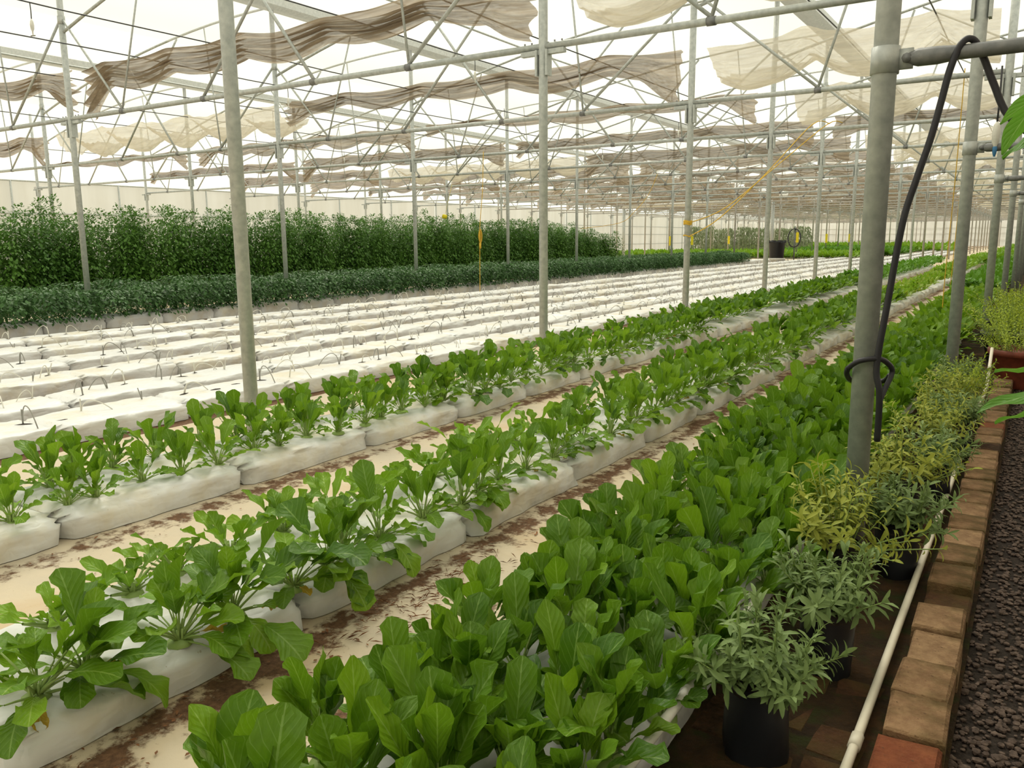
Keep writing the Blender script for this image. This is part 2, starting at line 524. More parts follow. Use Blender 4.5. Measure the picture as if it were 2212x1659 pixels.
mb.tube([(.08, .0, 0), (.14, 0, 0), (.22, 0, 0), (.30, 0, .002), (4.6, 0, .03)], [.020, .040, .040, .032, .032], 10)
rail_me = mb.mesh('cross_tube', 'steel_dark')
ROWNAME = {'r': 'along the potted herbs', 'c2': 'beside the nearest white bags', 'c3': 'at the foot of the dark hedge',
           'c4': 'between the low and tall hedges', 'c5': 'against the left wall'}
POSTS = {}
def add_posts(key, xf):
    cnt = 0
    for k in range(NROW):
        x, y = xf(k), rowY(k)
        vis = [z for z in (.3, 1, 2, 3, 4, 5, 6, 6.8) if seen((x, y, z), 10)]
        if not vis and not (key == 'r'): continue
        if not vis and k > 0 and key != 'r': continue
        cnt += 1
        p = link('steel_post', None, None, (x, y, 0))
        POSTS[(key, k)] = p
        tag(p, f'grey steel post, {ordn(cnt)} from camera in the row {ROWNAME[key]}', 'post', f'posts {ROWNAME[key]}')
        link('pole', pole_me if y < 45 else pole_far, p)
        br = link('bracket', bracket_me, p)
        if y < 22:
            for bx in (-.26, -.16, .16, .26): link('bolt', bolt_me, br, (bx, 0, 0))
        if y < 60 and key != 'r': link('collar', collar_me, p)
        if key == 'r' and k < 8:
            cl = link('clamp', clamp_me, p, (0, 0, 2.41))
            link('bolt', pin_me, cl)
            link('cross_tube', rail_me, p, (0, 0, 2.41))
add_posts('r', rightX)
for kk in ('c2', 'c3', 'c4', 'c5'): add_posts(kk, lambda k, kk=kk: COLX[kk])

# ------------------------------------------------------------------ trusses between the posts
def truss_parts(W, half):
    """local: x from 0 (left column) to W (right column), plane y = 0; returns [(name, mesh)]"""
    parts = [('chord', tube_mesh('chord', [(0.02, 0, CH), (W - .02, 0, CH)], .040, 'steel', 10))]
    mid = W / 2
    def bar(nm, a, b, r=.022, mat='steel'):
        mb = MB(); mb.tube([(a[0], 0, a[1]), (b[0], 0, b[1])], r, 6)
        parts.append((nm, mb.mesh(nm, mat)))
    if not half:
        hi = lambda x: roof_z((W - x) / W) - .06
        bar('knee_brace', (0.05, 5.65), (1.65, CH + .04))
        bar('hanger', (1.65, CH + .04), (2.45, hi(2.45)), .018)
        bar('web', (mid - 1.25, CH + .04), (mid + 1.55, hi(mid + 1.55)), .026)
        bar('web', (mid + 1.25, CH + .04), (mid - .70, hi(mid - .70)), .026)
        bar('hanger', (W - 2.1, CH + .04), (W - 2.45, hi(W - 2.45)), .018)
        bar('knee_brace', (W - .05, 5.65), (W - 2.1, CH + .04), .026)
        mb = MB(); mb.tube([(W - W * i / 14, 0, roof_z(i / 14) - .02) for i in range(15)], .028, 6)
        parts.append(('arch', mb.mesh('arch', 'steel')))
        for x in (1.65, mid - 1.25, mid + 1.25, W - 2.1):
            mb = MB(); mb.tube([(x - .05, 0, CH), (x + .05, 0, CH)], .05, 8)
            parts.append(('clip', mb.mesh('clip', 'steel_dark')))
    else:
        hi = lambda x: roof_z((10.2 - x) / 10.2) - .06
        bar('knee_brace', (0.05, 5.65), (2.1, CH + .04), .026)
        bar('hanger', (2.1, CH + .04), (2.75, hi(2.75)), .022)
        bar('web', (W - .06, 5.2), (2.9, hi(2.9)), .018)
        mb = MB(); mb.tube([(10.2 * (1 - i / 14), 0, roof_z(i / 14) - .02) for i in range(15)], .028, 6)
        parts.append(('arch', mb.mesh('arch', 'steel')))
        mb = MB(); mb.tube([(2.05, 0, CH), (2.15, 0, CH)], .05, 8)
        parts.append(('clip', mb.mesh('clip', 'steel_dark')))
    return parts
def joined(parts, name, mat):
    mb = MB()
    for nm, me in parts:
        b = len(mb.v)
        mb.v += [tuple(v.co) for v in me.vertices]
        for p in me.polygons: mb.quad([b + i for i in p.vertices])
    return mb.mesh(name, mat)
BAYS = {'wall': ('c5', 'c4', 'bay at the left wall'), 'hedge': ('c4', 'c3', 'bay over the hedges'),
        'bags': ('c3', 'c2', 'bay over the white bags'), 'near': ('c2', 'r', 'bay over the leafy beds')}
CURTAINS = []
for bk, (a, b, lab) in BAYS.items():
    xa = COLX[a]
    Wd = (COLX[b] if b != 'r' else -.62) - xa
    prt = truss_parts(Wd, b == 'r')
    far = joined(prt, 'roof_truss', 'steel_warm')
    cnt = 0
    for k in range(NROW):
        y = rowY(k)
        pts = [(xa + Wd * t, y, z) for t in (0, .2, .4, .6, .8, 1) for z in (CH, 5, 6)]
        if not any(seen(p, 5) for p in pts): continue
        cnt += 1
        lb = f'steel roof truss, {ordn(cnt)} from camera in the {lab}'
        if y < 50:
            t = link('roof_truss', None, None, (xa, y, 0))
            for nm, me in prt: link(nm, me, t)
        else:
            t = link('roof_truss', far, None, (xa, y, 0))
        tag(t, lb, 'truss', f'roof trusses in the {lab}')
        CURTAINS.append((bk, k, xa, Wd, y, lab))

# ------------------------------------------------------------------ shade curtains bunched beside the trusses
def curtain_mesh(seed, W, kind):
    rg = random.Random(seed)
    per = rg.uniform(1.5, 2.3); ph = rg.uniform(0, 3); s0 = rg.uniform(0, 50)
    nx = int(W * 9)
    mb = MB()
    x0, x1 = rg.uniform(.15, .5), W - rg.uniform(.1, .45)
    if kind == 'bundle':
        folds = rg.choice((3, 4, 5)); D = rg.uniform(.14, .22); H = rg.uniform(.30, .46); tp = rg.uniform(-.5, .5)
        def fn(u, v):
            x = x0 + (x1 - x0) * u
            dip = abs(sin(PI * (x + ph) / per)) ** 1.1
            nz = mnoise.noise((x * .45, v * 2.5, s0)); n2 = mnoise.noise((x * 1.3, v * 5, s0 + 9))
            n3 = mnoise.noise((x * .30, 0, s0 + 21))
            tri = abs(((v * folds + .5 * nz) % 1) * 2 - 1)
            thick = H * (.75 + .6 * n3 + .2 * dip + tp * (u - .5))
            e = max(0, 1 - (x - x0) / .7) + max(0, 1 - (x1 - x) / .7)
            y = D * (tri - .5) * (1 + .5 * nz) + .10 * nz + .03 * n2
            z = -thick * v * (1 + .8 * e) - .06 * dip + .03 * n2 + .06 * nz
            return (x + .10 * e * n2, y, z - .10 * e * v)
        mb.grid(fn, nx, 26)
    else:
        D = rg.uniform(.9, 1.5)
        def fn(u, v):
            x = x0 + (x1 - x0) * u
            dip = abs(sin(PI * (x + ph) / per)) ** .9
            nz = mnoise.noise((x * .9, v * 2.2, s0)); n2 = mnoise.noise((x * 2.4, v * 9, s0 + 9))
            belly = sin(PI * v) ** .8
            y = D * (v - .2) + .10 * nz
            z = -.38 * belly * (.35 + .9 * dip) - .12 * dip - .22 * v + .05 * n2 + .03 * sin(v * 40 + nz * 4)
            return (x, y, z)
        mb.grid(fn, nx, 26)
    return mb.mesh('shade_curtain', 'netting' if kind == 'bundle' else 'netting_pale')
CM = {}
for bk, W, _ in (('near', 4.68, 0), ('bags', 10.3, 0)):
    CM[bk] = [curtain_mesh(i * 13 + (3 if bk == 'near' else 0), W, 'bundle') for i in range(6)]
    CM[bk + 'w'] = [curtain_mesh(200 + i * 7, W, 'wide') for i in range(4)]
ccount = {}
for bk, k, xa, Wd, y, lab in CURTAINS:
    key = 'near' if bk == 'near' else 'bags'
    rg = random.Random(k * 31 + len(bk) * 7)
    wide = (bk == 'near' and (k in (1, 2, 6, 9) or rg.random() < .35)) or (bk != 'near' and rg.random() < .10 and k > 3) or (bk == 'hedge' and k == 2)
    me = rg.choice(CM[key + 'w'] if wide else CM[key])
    ccount[bk] = ccount.get(bk, 0) + 1
    o = link('shade_curtain', me, None, (xa + .02, y + (.10 if not wide else .25) + rg.uniform(-.1, .1), 4.87 + rg.uniform(-.03, .05)))
    tag(o, f'{"slack spread" if wide else "bunched"} beige shade curtain, {ordn(ccount[bk])} from camera, {lab}', 'curtain', f'shade curtains in the {lab}')

for i in range(2):        # next two curtains of the near bay, unseen, added to dim the foreground
    o = link('shade_curtain', CM['nearw'][i], None, (COLX['c2'] + .02, -.75 - 5.05 * i, 4.87))
    tag(o, f'unseen slack beige shade curtain added {("above", "behind")[i]} the camera, bay over the leafy beds', 'curtain', 'shade curtains added behind the camera')
mb = MB(); mb.grid(lambda u, v: (.55 + 5.4 * u, -11 + 60 * v, 4.75 - .18 * sin(PI * u) - .10 * abs(sin(v * 37.3))), 12, 60)  # net out of view, added to darken the lower right of the scene
tag(link('added_aisle_net', mb.mesh('added_aisle_net', 'netting')), 'unseen beige net added to darken the gravel aisle right of the posts', 'curtain')

# cables along the house that carry the curtains
def cable(x, z, r, lab, mat='wire'):
    mb = MB()
    pts = []
    for k in range(-2, 25):
        y = rowY(0) + 5.05 * k
        pts.append((x, y, z)); pts.append((x, y + 2.5, z - .02))
    mb.tube(pts, r, 5)
    tag(link('cable', mb.mesh('cable', mat)), lab, 'cable', 'cables along the roof')
for x, z, nm in ((-11.65, 4.78, 'over the middle of the white bags'), (-13.9, 4.86, 'over the far white bags'), (-9.0, 4.86, 'over the near white bags'), (-7.2, 4.84, 'over the white bags beside the nearest posts'),
                 (-16.3, 4.78, 'just beyond the posts at the hedge foot'), (-19.2, 4.84, 'over the low hedge'), (-22.0, 4.84, 'over the tall hedge'), (-3.0, 4.84, 'over the leafy beds'),
                 (-1.6, 4.84, 'over the right-hand leafy bed'), (-29.5, 4.84, 'beyond the tall hedge')):
    cable(x, z, .011, f'thin dark cable running lengthwise {nm}')
for x, z, nm in ((-10.45, 5.95, 'over the white bags'), (-20.7, 5.95, 'over the hedges')):
    cable(x, z, .022, f'thin grey purlin tube high under the roof {nm}', 'steel')

# ------------------------------------------------------------------ grow bags
def bag_mesh(seed, Lb, Wb, Hb, nl=26, na=18):
    rg = random.Random(seed); s0 = rg.uniform(0, 90)
    mb = MB()
    def fn(u, v):
        t = u * 2 - 1
        end = max(0, (abs(t) - .90) / .10)
        pin = 1 - .20 * end ** 1.5
        a = v * PI                        # over the top from near side to far side
        ca, sa = cos(a), sin(a)
        ex = .34
        cx = abs(ca) ** ex * (1 if ca > 0 else -1); cz = sa ** ex if sa > 1e-6 else 0
        y = t * (Lb / 2 - .006)
        cr = mnoise.noise((y * 2.2 + cz * 1.2, v * 6, s0)) * .022 + mnoise.noise((y * 4.5, v * 16 + y * 5, s0 + 7)) * .016
        cr += end * .03 * sin(v * 40 + s0)
        sag = .02 * mnoise.noise((y * 1.5, 0, s0 + 30))
        x = cx * (Wb / 2) * pin + cr * (1 if cx > 0 else -1) * min(1, abs(cx) * 1.2)
        z = cz * (Hb * pin + sag + cr * .55) + (0.004)
        return (x, y, max(.002, z))
    mb.grid(lambda u, v: fn(v, u), na, nl)
    # ends gathered shut
    for e in (0, 1):
        b = len(mb.v)
        ring = [fn(e, k / na) for k in range(na + 1)]
        for p in ring: mb.v.append(p)
        cpt = (0, ring[0][1] + (.012 if e else -.012), Hb * .35)
        mb.v.append(cpt)
        for k in range(na):
            q = (b+k, b+k+1, b+na+1)
            mb.quad(q if e else q[::-1], None)
    me = mb.mesh('grow_bag', 'bag_white')
    return me
def hole_mesh():
    mb = MB(); k = 10; mb.v.append((0, 0, .006))
    for i in range(k):
        a = 2 * PI * i / k; r = U(.75, 1.15)
        mb.v.append((.022 * r * cos(a), .055 * r * sin(a), 0.0))
    for i in range(k): mb.quad((0, 1 + i, 1 + (i + 1) % k))
    return mb.mesh('planting_hole', 'dark_soil')
HOLES = [hole_mesh() for _ in range(4)]
def drip_mesh(i):
    rg = random.Random(i)
    mb = MB(); h = rg.uniform(.08, .15); sp = rg.uniform(.10, .26); a = rg.uniform(-.9, .9) + (PI / 2 if rg.random() < .5 else -PI / 2)
    dx, dy = cos(a), sin(a)
    pts = []
    kind = i % 4
    for j in range(10):
        t = j / 9
        if kind == 3: q = t * 1.0; pts.append((dx * sp * .25 * t, dy * sp * .25 * t, h * t)); continue
        pts.append((dx * sp * (t ** 1.5) , dy * sp * (t ** 1.5), h * sin(PI * min(1, t * 1.03)) ** .7 * (1 if t < .95 else .9)))
    mb.tube(pts, .0045, 5)
    lean = rg.uniform(-.03, .03)
    mb.tube([(0, 0, -.01), (lean, lean, rg.uniform(.07, .16))], .006, 5)
    return mb.mesh('drip_tube', 'tube_grey' if i % 3 == 0 else 'tube_white')
DRIPS = [drip_mesh(i) for i in range(10)]
def drips_joined(i, Hb, Lb):
    rg = random.Random(i + 90); mb = MB()
    for j in range(4):
        me = rg.choice(DRIPS); ox, oy = rg.uniform(-.16, .16), -Lb * .38 + j * Lb * .25
        b = len(mb.v); mb.v += [(v.co.x + ox, v.co.y + oy, v.co.z + Hb) for v in me.vertices]
        for p in me.polygons: mb.quad([b + q for q in p.vertices])
    return mb.mesh('drip_tubes', 'tube_grey' if i % 2 else 'tube_white')
BL = 1.20; BH = .155; BW = .66
BAGS = [bag_mesh(i, BL, BW, BH) for i in range(7)]
DJ = [drips_joined(i, BH, BL) for i in range(4)]
ROWSX = [-6.45, -7.45, -8.68, -10.0, -11.38, -12.78]
RN = ['nearest the green beds', 'second from the green beds', 'third from the green beds', 'fourth from the green beds', 'fifth from the green beds', 'nearest the dark hedge']
far_mb = MB(); far_tb = MB()
for ri, xn in enumerate(ROWSX):
    xc = xn - BW / 2
    off = (3.42, 2.9, 3.72, 3.1, 3.5, 2.8)[ri]
    cnt = 0
    yend = 62 if ri > 2 else 92
    for i in range(-2, 90):
        y = off + BL * (i + .5)
        if y > yend: break
        if not any(seen((xc + dx, y + dy, .1)) for dx in (-.3, .3) for dy in (-.55, .55)): continue
        rg = random.Random(ri * 1000 + i)
        if y < 47:
            cnt += 1
            o = link('grow_bag', rg.choice(BAGS), None, (xc + rg.uniform(-.025, .025), y, 0), (0, 0, rg.uniform(-.012, .012) + (PI if rg.random() < .5 else 0)), (rg.uniform(.95, 1.05), 1, rg.uniform(.92, 1.1)))
            tag(o, f'empty white grow bag, {ordn(cnt)} from left, row {RN[ri]}', 'grow bag', f'empty grow bags in the row {RN[ri]}')
            if y < 21:
                for j in range(4):
                    px, py = rg.uniform(-.17, .17), -BL * .38 + j * BL * .25 + rg.uniform(-.05, .05)
                    if rg.random() < .8: link('planting_hole', rg.choice(HOLES), o, (px, py, BH + .004), (0, 0, rg.uniform(-.5, .5)), rg.uniform(.7, 1.3))
                    if rg.random() < .9: link('drip_tube', rg.choice(DRIPS), o, (px + rg.uniform(-.01, .01), py, BH), (0, 0, rg.uniform(0, 6.28)), rg.uniform(.8, 1.2))
            else:
                link('drip_tubes', rg.choice(DJ), o)['kind'] = 'stuff'
        else:
            for src, dst, zz in ((rg.choice(BAGS), far_mb, 0), (rg.choice(DJ), far_tb, 0)):
                b = len(dst.v); dst.v += [(v.co.x + xc, v.co.y + y, v.co.z) for v in src.vertices]
                for p in src.polygons: dst.quad([b + q for q in p.vertices])
ob = link('far_grow_bags', far_mb.mesh('far_grow_bags', 'bag_white'))
tag(ob, 'far ends of the rows of white grow bags towards the black barrel', 'grow bags', None, 'stuff')
link('drip_tubes', far_tb.mesh('drip_tubes_far', 'tube_grey'), ob)['kind'] = 'stuff'

# planted bags of the leafy beds and of the hedge
def planted_row(xn, wd, hgt, y0, y1, off, name, nm, grp):
    sx = wd / BW; sz = hgt / BH; cnt = 0
    for i in range(-3, 80):
        y = off + BL * (i + .5)
        if y < y0 or y > y1: continue
        if not any(seen((xn - dx, y + dy, .1)) for dx in (0, wd) for dy in (-.55, .55)): continue
        rg = random.Random(int(xn * 100) + i)
        cnt += 1
        o = link(name, rg.choice(BAGS), None, (xn - wd / 2 + rg.uniform(-.02, .02), y, 0), (0, 0, rg.uniform(-.012, .012)), (sx, 1, sz * rg.uniform(.95, 1.05)))
        tag(o, f'white grow bag, {ordn(cnt)} from camera under {nm}', 'grow bag', grp)
planted_row(-4.30, .80, .155, 0, 45, 2.25, 'planted_grow_bag', 'the leafy bed beside the posts', 'bags under the far leafy bed')
planted_row(-2.46, .82, .155, 0, 45, 1.05, 'planted_grow_bag', 'the middle leafy bed', 'bags under the middle leafy bed')
planted_row(-.88, .74, .14, 0, 45, .8, 'planted_grow_bag', 'the dense right-hand bed', 'bags under the right leafy bed')
planted_row(-14.75, .8, .22, 0, 54, 4.1, 'planted_grow_bag', 'the low dark hedge', 'bags under the low hedge')

# ------------------------------------------------------------------ leafy greens
def leaf_mesh(seed, pet, Lb, Wd, a0, curv, wave, mat, nl=9, nw=4, lowpoly=False):
    rg = random.Random(seed); ph = rg.uniform(0, 6); k = rg.uniform(9, 15); tw = rg.uniform(-.5, .5); cup = rg.uniform(.10, .45)
    tot = pet + Lb; npet = 3
    def angle(t): return a0 + curv * t ** 1.5
    def centre(t):
        x = z = 0; st = 12
        for i in range(st):
            an = angle(t * (i + .5) / st); x += sin(an) * tot * t / st; z += cos(an) * tot * t / st
        return x, z, angle(t)
    lob = rg.uniform(.02, .09); rnde = rg.uniform(2.6, 4.6)
    def halfw(u):
        if u <= 0: return .004
        ww = Wd / 2 * (min(1, u) ** .8) * max(0, 1 - u ** rnde) ** .5 / .68
        return max(.0015, ww * (1 + lob * sin(u * 22 + ph)))
    tp = pet / tot
    mb = MB()
    if pet > .01:
        pts = []
        for i in range(npet + 1):
            x, z, an = centre(tp * i / npet); pts.append((x, 0, z))
        mb.tube(pts, [.0065, .005, .004, .003], 4, False, 1)
    def fn(i, j):
        u = j
        x, z, an = centre(tp + (1 - tp) * u)
        hw = halfw(u * .985 + .012); s = (i - .5) * 2
        lat = hw * s * (1 - .12 * abs(s))
        nrm = (cos(an), -sin(an))       # surface normal in xz (towards the outside)
        off = -cup * hw * s * s + wave * hw * .55 * sin(k * u + ph + (1.7 if s > 0 else 0)) * abs(s) ** 1.5 + tw * lat * u * .6
        return (x - nrm[0] * off * -1, lat, z - nrm[1] * off * -1)
    mb.grid(fn, nw, nl)
    return mb.mesh('leaf', [mat, 'stem'])
LEAVES = {}
def leafset(key, n_, pet, Lb, Wd, tilt, curv, wave, mats):
    res = []
    for i in range(n_):
        rg = random.Random(hash(key) % 1 + i * 17 + len(key) * 101)
        res.append(leaf_mesh(i * 31 + len(key), rg.uniform(*pet), rg.uniform(*Lb), rg.uniform(*Wd), rg.uniform(*tilt), rg.uniform(*curv), wave, mats[i % len(mats)]))
    LEAVES[key] = res
# upright leaves, spreading leaves and ones that droop over the edge of the bag
leafset('kale_up', 8, (.10, .20), (.18, .27), (.10, .145), (.06, .30), (.1, .8), .5, ['kale_leaf', 'chard_leaf', 'kale_leaf'])
leafset('kale_out', 8, (.10, .17), (.16, .25), (.10, .150), (.5, .95), (.3, 1.2), .5, ['kale_leaf', 'kale_leaf', 'chard_leaf'])
leafset('chard_up', 7, (.09, .18), (.13, .20), (.075, .115), (.08, .4), (.1, .9), .55, ['chard_leaf', 'chard_leaf', 'kale_leaf', 'young_leaf'])
leafset('chard_out', 7, (.08, .15), (.11, .18), (.07, .11), (.6, 1.1), (.2, 1.0), .55, ['chard_leaf', 'young_leaf', 'chard_leaf'])
leafset('droop', 6, (.10, .17), (.14, .22), (.09, .13), (1.0, 1.25), (1.0, 1.7), .4, ['chard_leaf', 'kale_leaf', 'young_leaf'])
leafset('small', 8, (.03, .08), (.06, .11), (.03, .055), (.15, 1.1), (.1, .9), .7, ['young_leaf', 'chard_leaf'])
leafset('yellow', 3, (.06, .10), (.07, .11), (.05, .07), (1.1, 1.4), (.6, 1.2), .7, ['yellow_leaf'])

def plant_spec(rg, kind):
    """list of (leafset key, yaw, scale, tilt-offset)"""
    sp = []
    if kind == 'kale':
        n1, n2 = rg.randint(7, 9), rg.randint(9, 11)
        for i in range(n1): sp.append(('kale_up', i * 2.4 + rg.uniform(-.4, .4), rg.uniform(.72, 1.0)))
        for i in range(n2): sp.append(('kale_out', i * 2.4 + rg.uniform(-.4, .4), rg.uniform(.6, .95)))
    elif kind == 'chard':
        for i in range(rg.randint(8, 11)): sp.append(('chard_up', i * 2.4 + rg.uniform(-.4, .4), rg.uniform(.7, 1.12)))
        for i in range(rg.randint(8, 10)): sp.append(('chard_out', i * 2.4 + rg.uniform(-.4, .4), rg.uniform(.6, 1.0)))
        for i in range(3): sp.append(('small', rg.uniform(0, 6.3), rg.uniform(.8, 1.3)))
    elif kind == 'edge':      # the row whose leaves hang over the side of the bag
        for i in range(rg.randint(8, 10)): sp.append(('chard_up', i * 2.4 + rg.uniform(-.4, .4), rg.uniform(.75, 1.25)))
        for i in range(rg.randint(7, 9)): sp.append(('chard_out', i * 2.4 + rg.uniform(-.4, .4), rg.uniform(.75, 1.1)))
        for i in range(rg.randint(2, 3)): sp.append(('droop', rg.uniform(-1.0, .9), rg.uniform(.7, 1.05)))
        if rg.random() < .45: sp.append(('yellow', rg.uniform(-1, 1), rg.uniform(.7, 1.0)))
        for i in range(3): sp.append(('small', rg.uniform(0, 6.3), rg.uniform(.8, 1.3)))
    elif kind == 'flat':      # wide, low plants with leaves lying over the bag
        for i in range(rg.randint(4, 6)): sp.append(('chard_up', i * 2.4 + rg.uniform(-.4, .4), rg.uniform(.6, .85)))
        for i in range(rg.randint(11, 13)): sp.append((rg.choice(('chard_out', 'kale_out')), i * 2.4 + rg.uniform(-.4, .4), rg.uniform(.8, 1.1)))
        for i in range(3): sp.append(('droop', rg.uniform(-1.0, .9), rg.uniform(.8, 1.15)))
        sp.append(('yellow', rg.uniform(-1, 1), rg.uniform(.8, 1.1)))
        for i in range(3): sp.append(('small', rg.uniform(0, 6.3), rg.uniform(.8, 1.3)))
    elif kind == 'small':
        for i in range(rg.randint(13, 17)): sp.append(('small', i * 2.4 + rg.uniform(-.4, .4), rg.uniform(.75, 1.45)))
    return sp
def leaf_M(rg, yaw, scale, tilt=.24):
    return Matrix.Rotation(yaw, 4, 'Z') @ Matrix.Rotation(rg.uniform(-tilt, tilt), 4, 'X') @ Matrix.Rotation(rg.uniform(-tilt, tilt), 4, 'Y') @ Matrix.Scale(scale, 4)
def crown_mesh():
    mb = MB()
    for i in range(7):
        a = i * .9; mb.tube([(.012 * cos(a), .012 * sin(a), -.02), (.02 * cos(a), .02 * sin(a), .05)], [.008, .005], 4)
    mb.lathe([(.05, -.012), (.045, .004), (.012, .012)], 8)
    return mb.mesh('crown', 'stem')
CROWN = crown_mesh()
def plant_joined(seed, kind):
    rg = random.Random(seed); mats = []; mb = MB(); uvs = True
    for key, yaw, s in plant_spec(rg, kind):
        me = rg.choice(LEAVES[key]); M = leaf_M(rg, yaw, s)
        names = [x.name for x in me.materials]
        for nm in names:
            if nm not in mats: mats.append(nm)
        b = len(mb.v)
        mb.v += [tuple(M @ v.co) for v in me.vertices]
        ul = me.uv_layers[0].data
        for p in me.polygons:
            mb.quad([b + q for q in p.vertices], [tuple(ul[li].uv) for li in p.loop_indices], mats.index(names[p.material_index]))
    return mb.mesh('leafy_plant', mats)
PJ = {k: [plant_joined(i * 7 + 500, k) for i in range(7)] for k in ('kale', 'chard', 'edge', 'small')}
PJ['flat'] = PJ['edge']

def leafy(name, kind, x, y, z, label, group, cat, detail, yaw=None, scale=1.0, seed=0):
    rg = random.Random(seed)
    if not detail:
        o = link(name, rg.choice(PJ[kind]), None, (x, y, z), (0, 0, rg.uniform(-.5, .5) if kind == 'edge' else rg.uniform(0, 6.28)), scale)
        return tag(o, label, cat, group)
    o = link(name, None, None, (x, y, z))
    tag(o, label, cat, group)
    link('crown', CROWN, o)
    for key, yw, s in plant_spec(rg, kind):
        l = link('leaf', rg.choice(LEAVES[key]), o)
        l.matrix_local = leaf_M(rg, yw, s * scale)
    return o

def leaf_row(x, y0, ydet, y1, step, kind, nm, rowlab, cat, jx=.04, zs=.19, scale=(.88, 1.1), seed=0, skip=()):
    y = y0; cnt = 0; i = 0
    while y < y1:
        rg = random.Random(seed * 977 + i); i += 1
        yy = y + rg.uniform(-.06, .06); y += step
        if not any(seen((x, yy, z), 60) for z in (.2, .5)): continue
        if i in skip: continue
        cnt += 1
        leafy(nm, kind, x + rg.uniform(-jx, jx), yy, zs, f'{rowlab[0]}, {ordn(cnt)} from camera, {rowlab[1]}', f'plants in {rowlab[1]}', cat, yy < ydet, None, rg.uniform(*scale), seed * 31 + i)
LG = 'leafy greens'
# right-hand dense bed: four staggered lines
SP = 'broad-leaved spinach plant'
leaf_row(-1.54, 1.15, 4.7, 11.0, .27, 'kale', 'spinach_plant', (SP, 'path side of the right bed'), LG, .07, .14, (.9, 1.2), 1)
leaf_row(-1.33, 1.05, 4.4, 11.0, .27, 'kale', 'spinach_plant', (SP, 'second line of the right bed'), LG, .06, .14, (.95, 1.2), 2)
leaf_row(-1.11, 1.15, 4.2, 11.0, .27, 'kale', 'spinach_plant', (SP, 'third line of the right bed'), LG, .06, .14, (.9, 1.15), 3)
leaf_row(-.90, 1.40, 4.6, 11.0, .27, 'kale', 'spinach_plant', (SP, 'herb pot side of the right bed'), LG, .05, .14, (.85, 1.1), 9)
# middle bed: big plants on the near line, cropped ones on the far line
leaf_row(-2.60, .62, 5.6, 2.6, .27, 'flat', 'chard_plant', ('low spreading plant with drooping leaves', 'front end of the middle bed'), LG, .06, .155, (.95, 1.2), 4)
leaf_row(-2.62, 2.62, 5.6, 12.0, .28, 'edge', 'chard_plant', ('bushy plant with drooping leaves', 'near line of the middle bed'), LG, .05, .155, (.80, 1.12), 14)
leaf_row(-3.08, 1.20, 4.9, 5.2, .30, 'small', 'cropped_plant', ('small cropped leafy plant', 'far line of the middle bed'), LG, .03, .155, (1.3, 1.9), 5)
leaf_row(-3.05, 5.3, 5.2, 12.0, .29, 'chard', 'chard_plant', ('bushy leafy plant', 'back half of the middle bed'), LG, .06, .155, (.85, 1.1), 6)
# far bed
leaf_row(-4.46, 1.75, 5.3, 5.8, .27, 'chard', 'chard_plant', ('bright leafy plant', 'front line of the bed beside the posts'), LG, .06, .155, (.82, 1.08), 7)
leaf_row(-4.44, 5.85, 5.3, 12.5, .28, 'edge', 'chard_plant', ('bright leafy plant', 'far part of the line facing the middle bed'), LG, .06, .155, (.85, 1.1), 17)
leaf_row(-4.90, 1.90, 4.9, 12.5, .27, 'chard', 'chard_plant', ('bright leafy plant', 'back line beside the posts'), LG, .06, .155, (.92, 1.2), 8)

# the rest of each bed in the distance, too many to count: one object per bed
def leaf_quad(mb, c, d, up, ln, wd, bend=.3):
    d = d.normalized(); s = d.cross(up)
    if s.length < 1e-3: s = Vector((1, 0, 0))
    s.normalize(); nn = s.cross(d)
    b = len(mb.v)
    mid = c + d * ln * .55
    for p in (c, mid + s * wd / 2 - nn * bend * wd * .3, c + d * ln - nn * bend * ln * .5, mid - s * wd / 2 - nn * bend * wd * .3): mb.v.append(tuple(p))
    mb.quad((b, b+1, b+2), ((.5, 0), (1, .5), (.5, 1))); mb.quad((b, b+2, b+3), ((.5, 0), (.5, 1), (0, .5)))
def bed_stuff(name, x0, x1, y0, y1, ht, n_, mat, label, ln=(.12, .22), z0=.15):
    rg = random.Random(int(abs(x0) * 100 + y0)); mb = MB()
    for i in range(n_):
        y = y0 + (y1 - y0) * rg.random() ** 1.35
        x = rg.uniform(x0, x1); z = z0 + ht * rg.uniform(.15, .95) * (1 - .4 * abs((x - x0) / (x1 - x0) * 2 - 1) ** 2)
        a = rg.uniform(0, 6.283); el = rg.uniform(.1, 1.35)
        d = Vector((cos(a) * cos(el), sin(a) * cos(el), sin(el)))
        l = rg.uniform(*ln) * (1 + max(0, y - 30) * .012)
        leaf_quad(mb, Vector((x, y, z)), d, Vector((0, 0, 1)), l, l * rg.uniform(.45, .7))
    tag(link(name, mb.mesh(name, mat)), label, LG, None, 'stuff')
def lowleaf(seed, pet, Lb, Wd, a0, curv, mat):
    return leaf_mesh(seed, pet, Lb, Wd, a0, curv, .4, mat, 4, 2)
LOW = {'dense': [], 'lime': []}
for i in range(8):
    rg = random.Random(i + 70)
    LOW['dense'].append(lowleaf(i, rg.uniform(.08, .15), rg.uniform(.14, .22), rg.uniform(.09, .13), rg.uniform(.1, 1.0), rg.uniform(.1, 1.0), ('chard_leaf', 'kale_leaf', 'young_leaf')[i % 3]))
    LOW['lime'].append(lowleaf(i, rg.uniform(.04, .10), rg.uniform(.10, .16), rg.uniform(.07, .10), rg.uniform(.1, 1.0), rg.uniform(.1, 1.0), ('pale_leaf', 'young_leaf')[i % 2]))
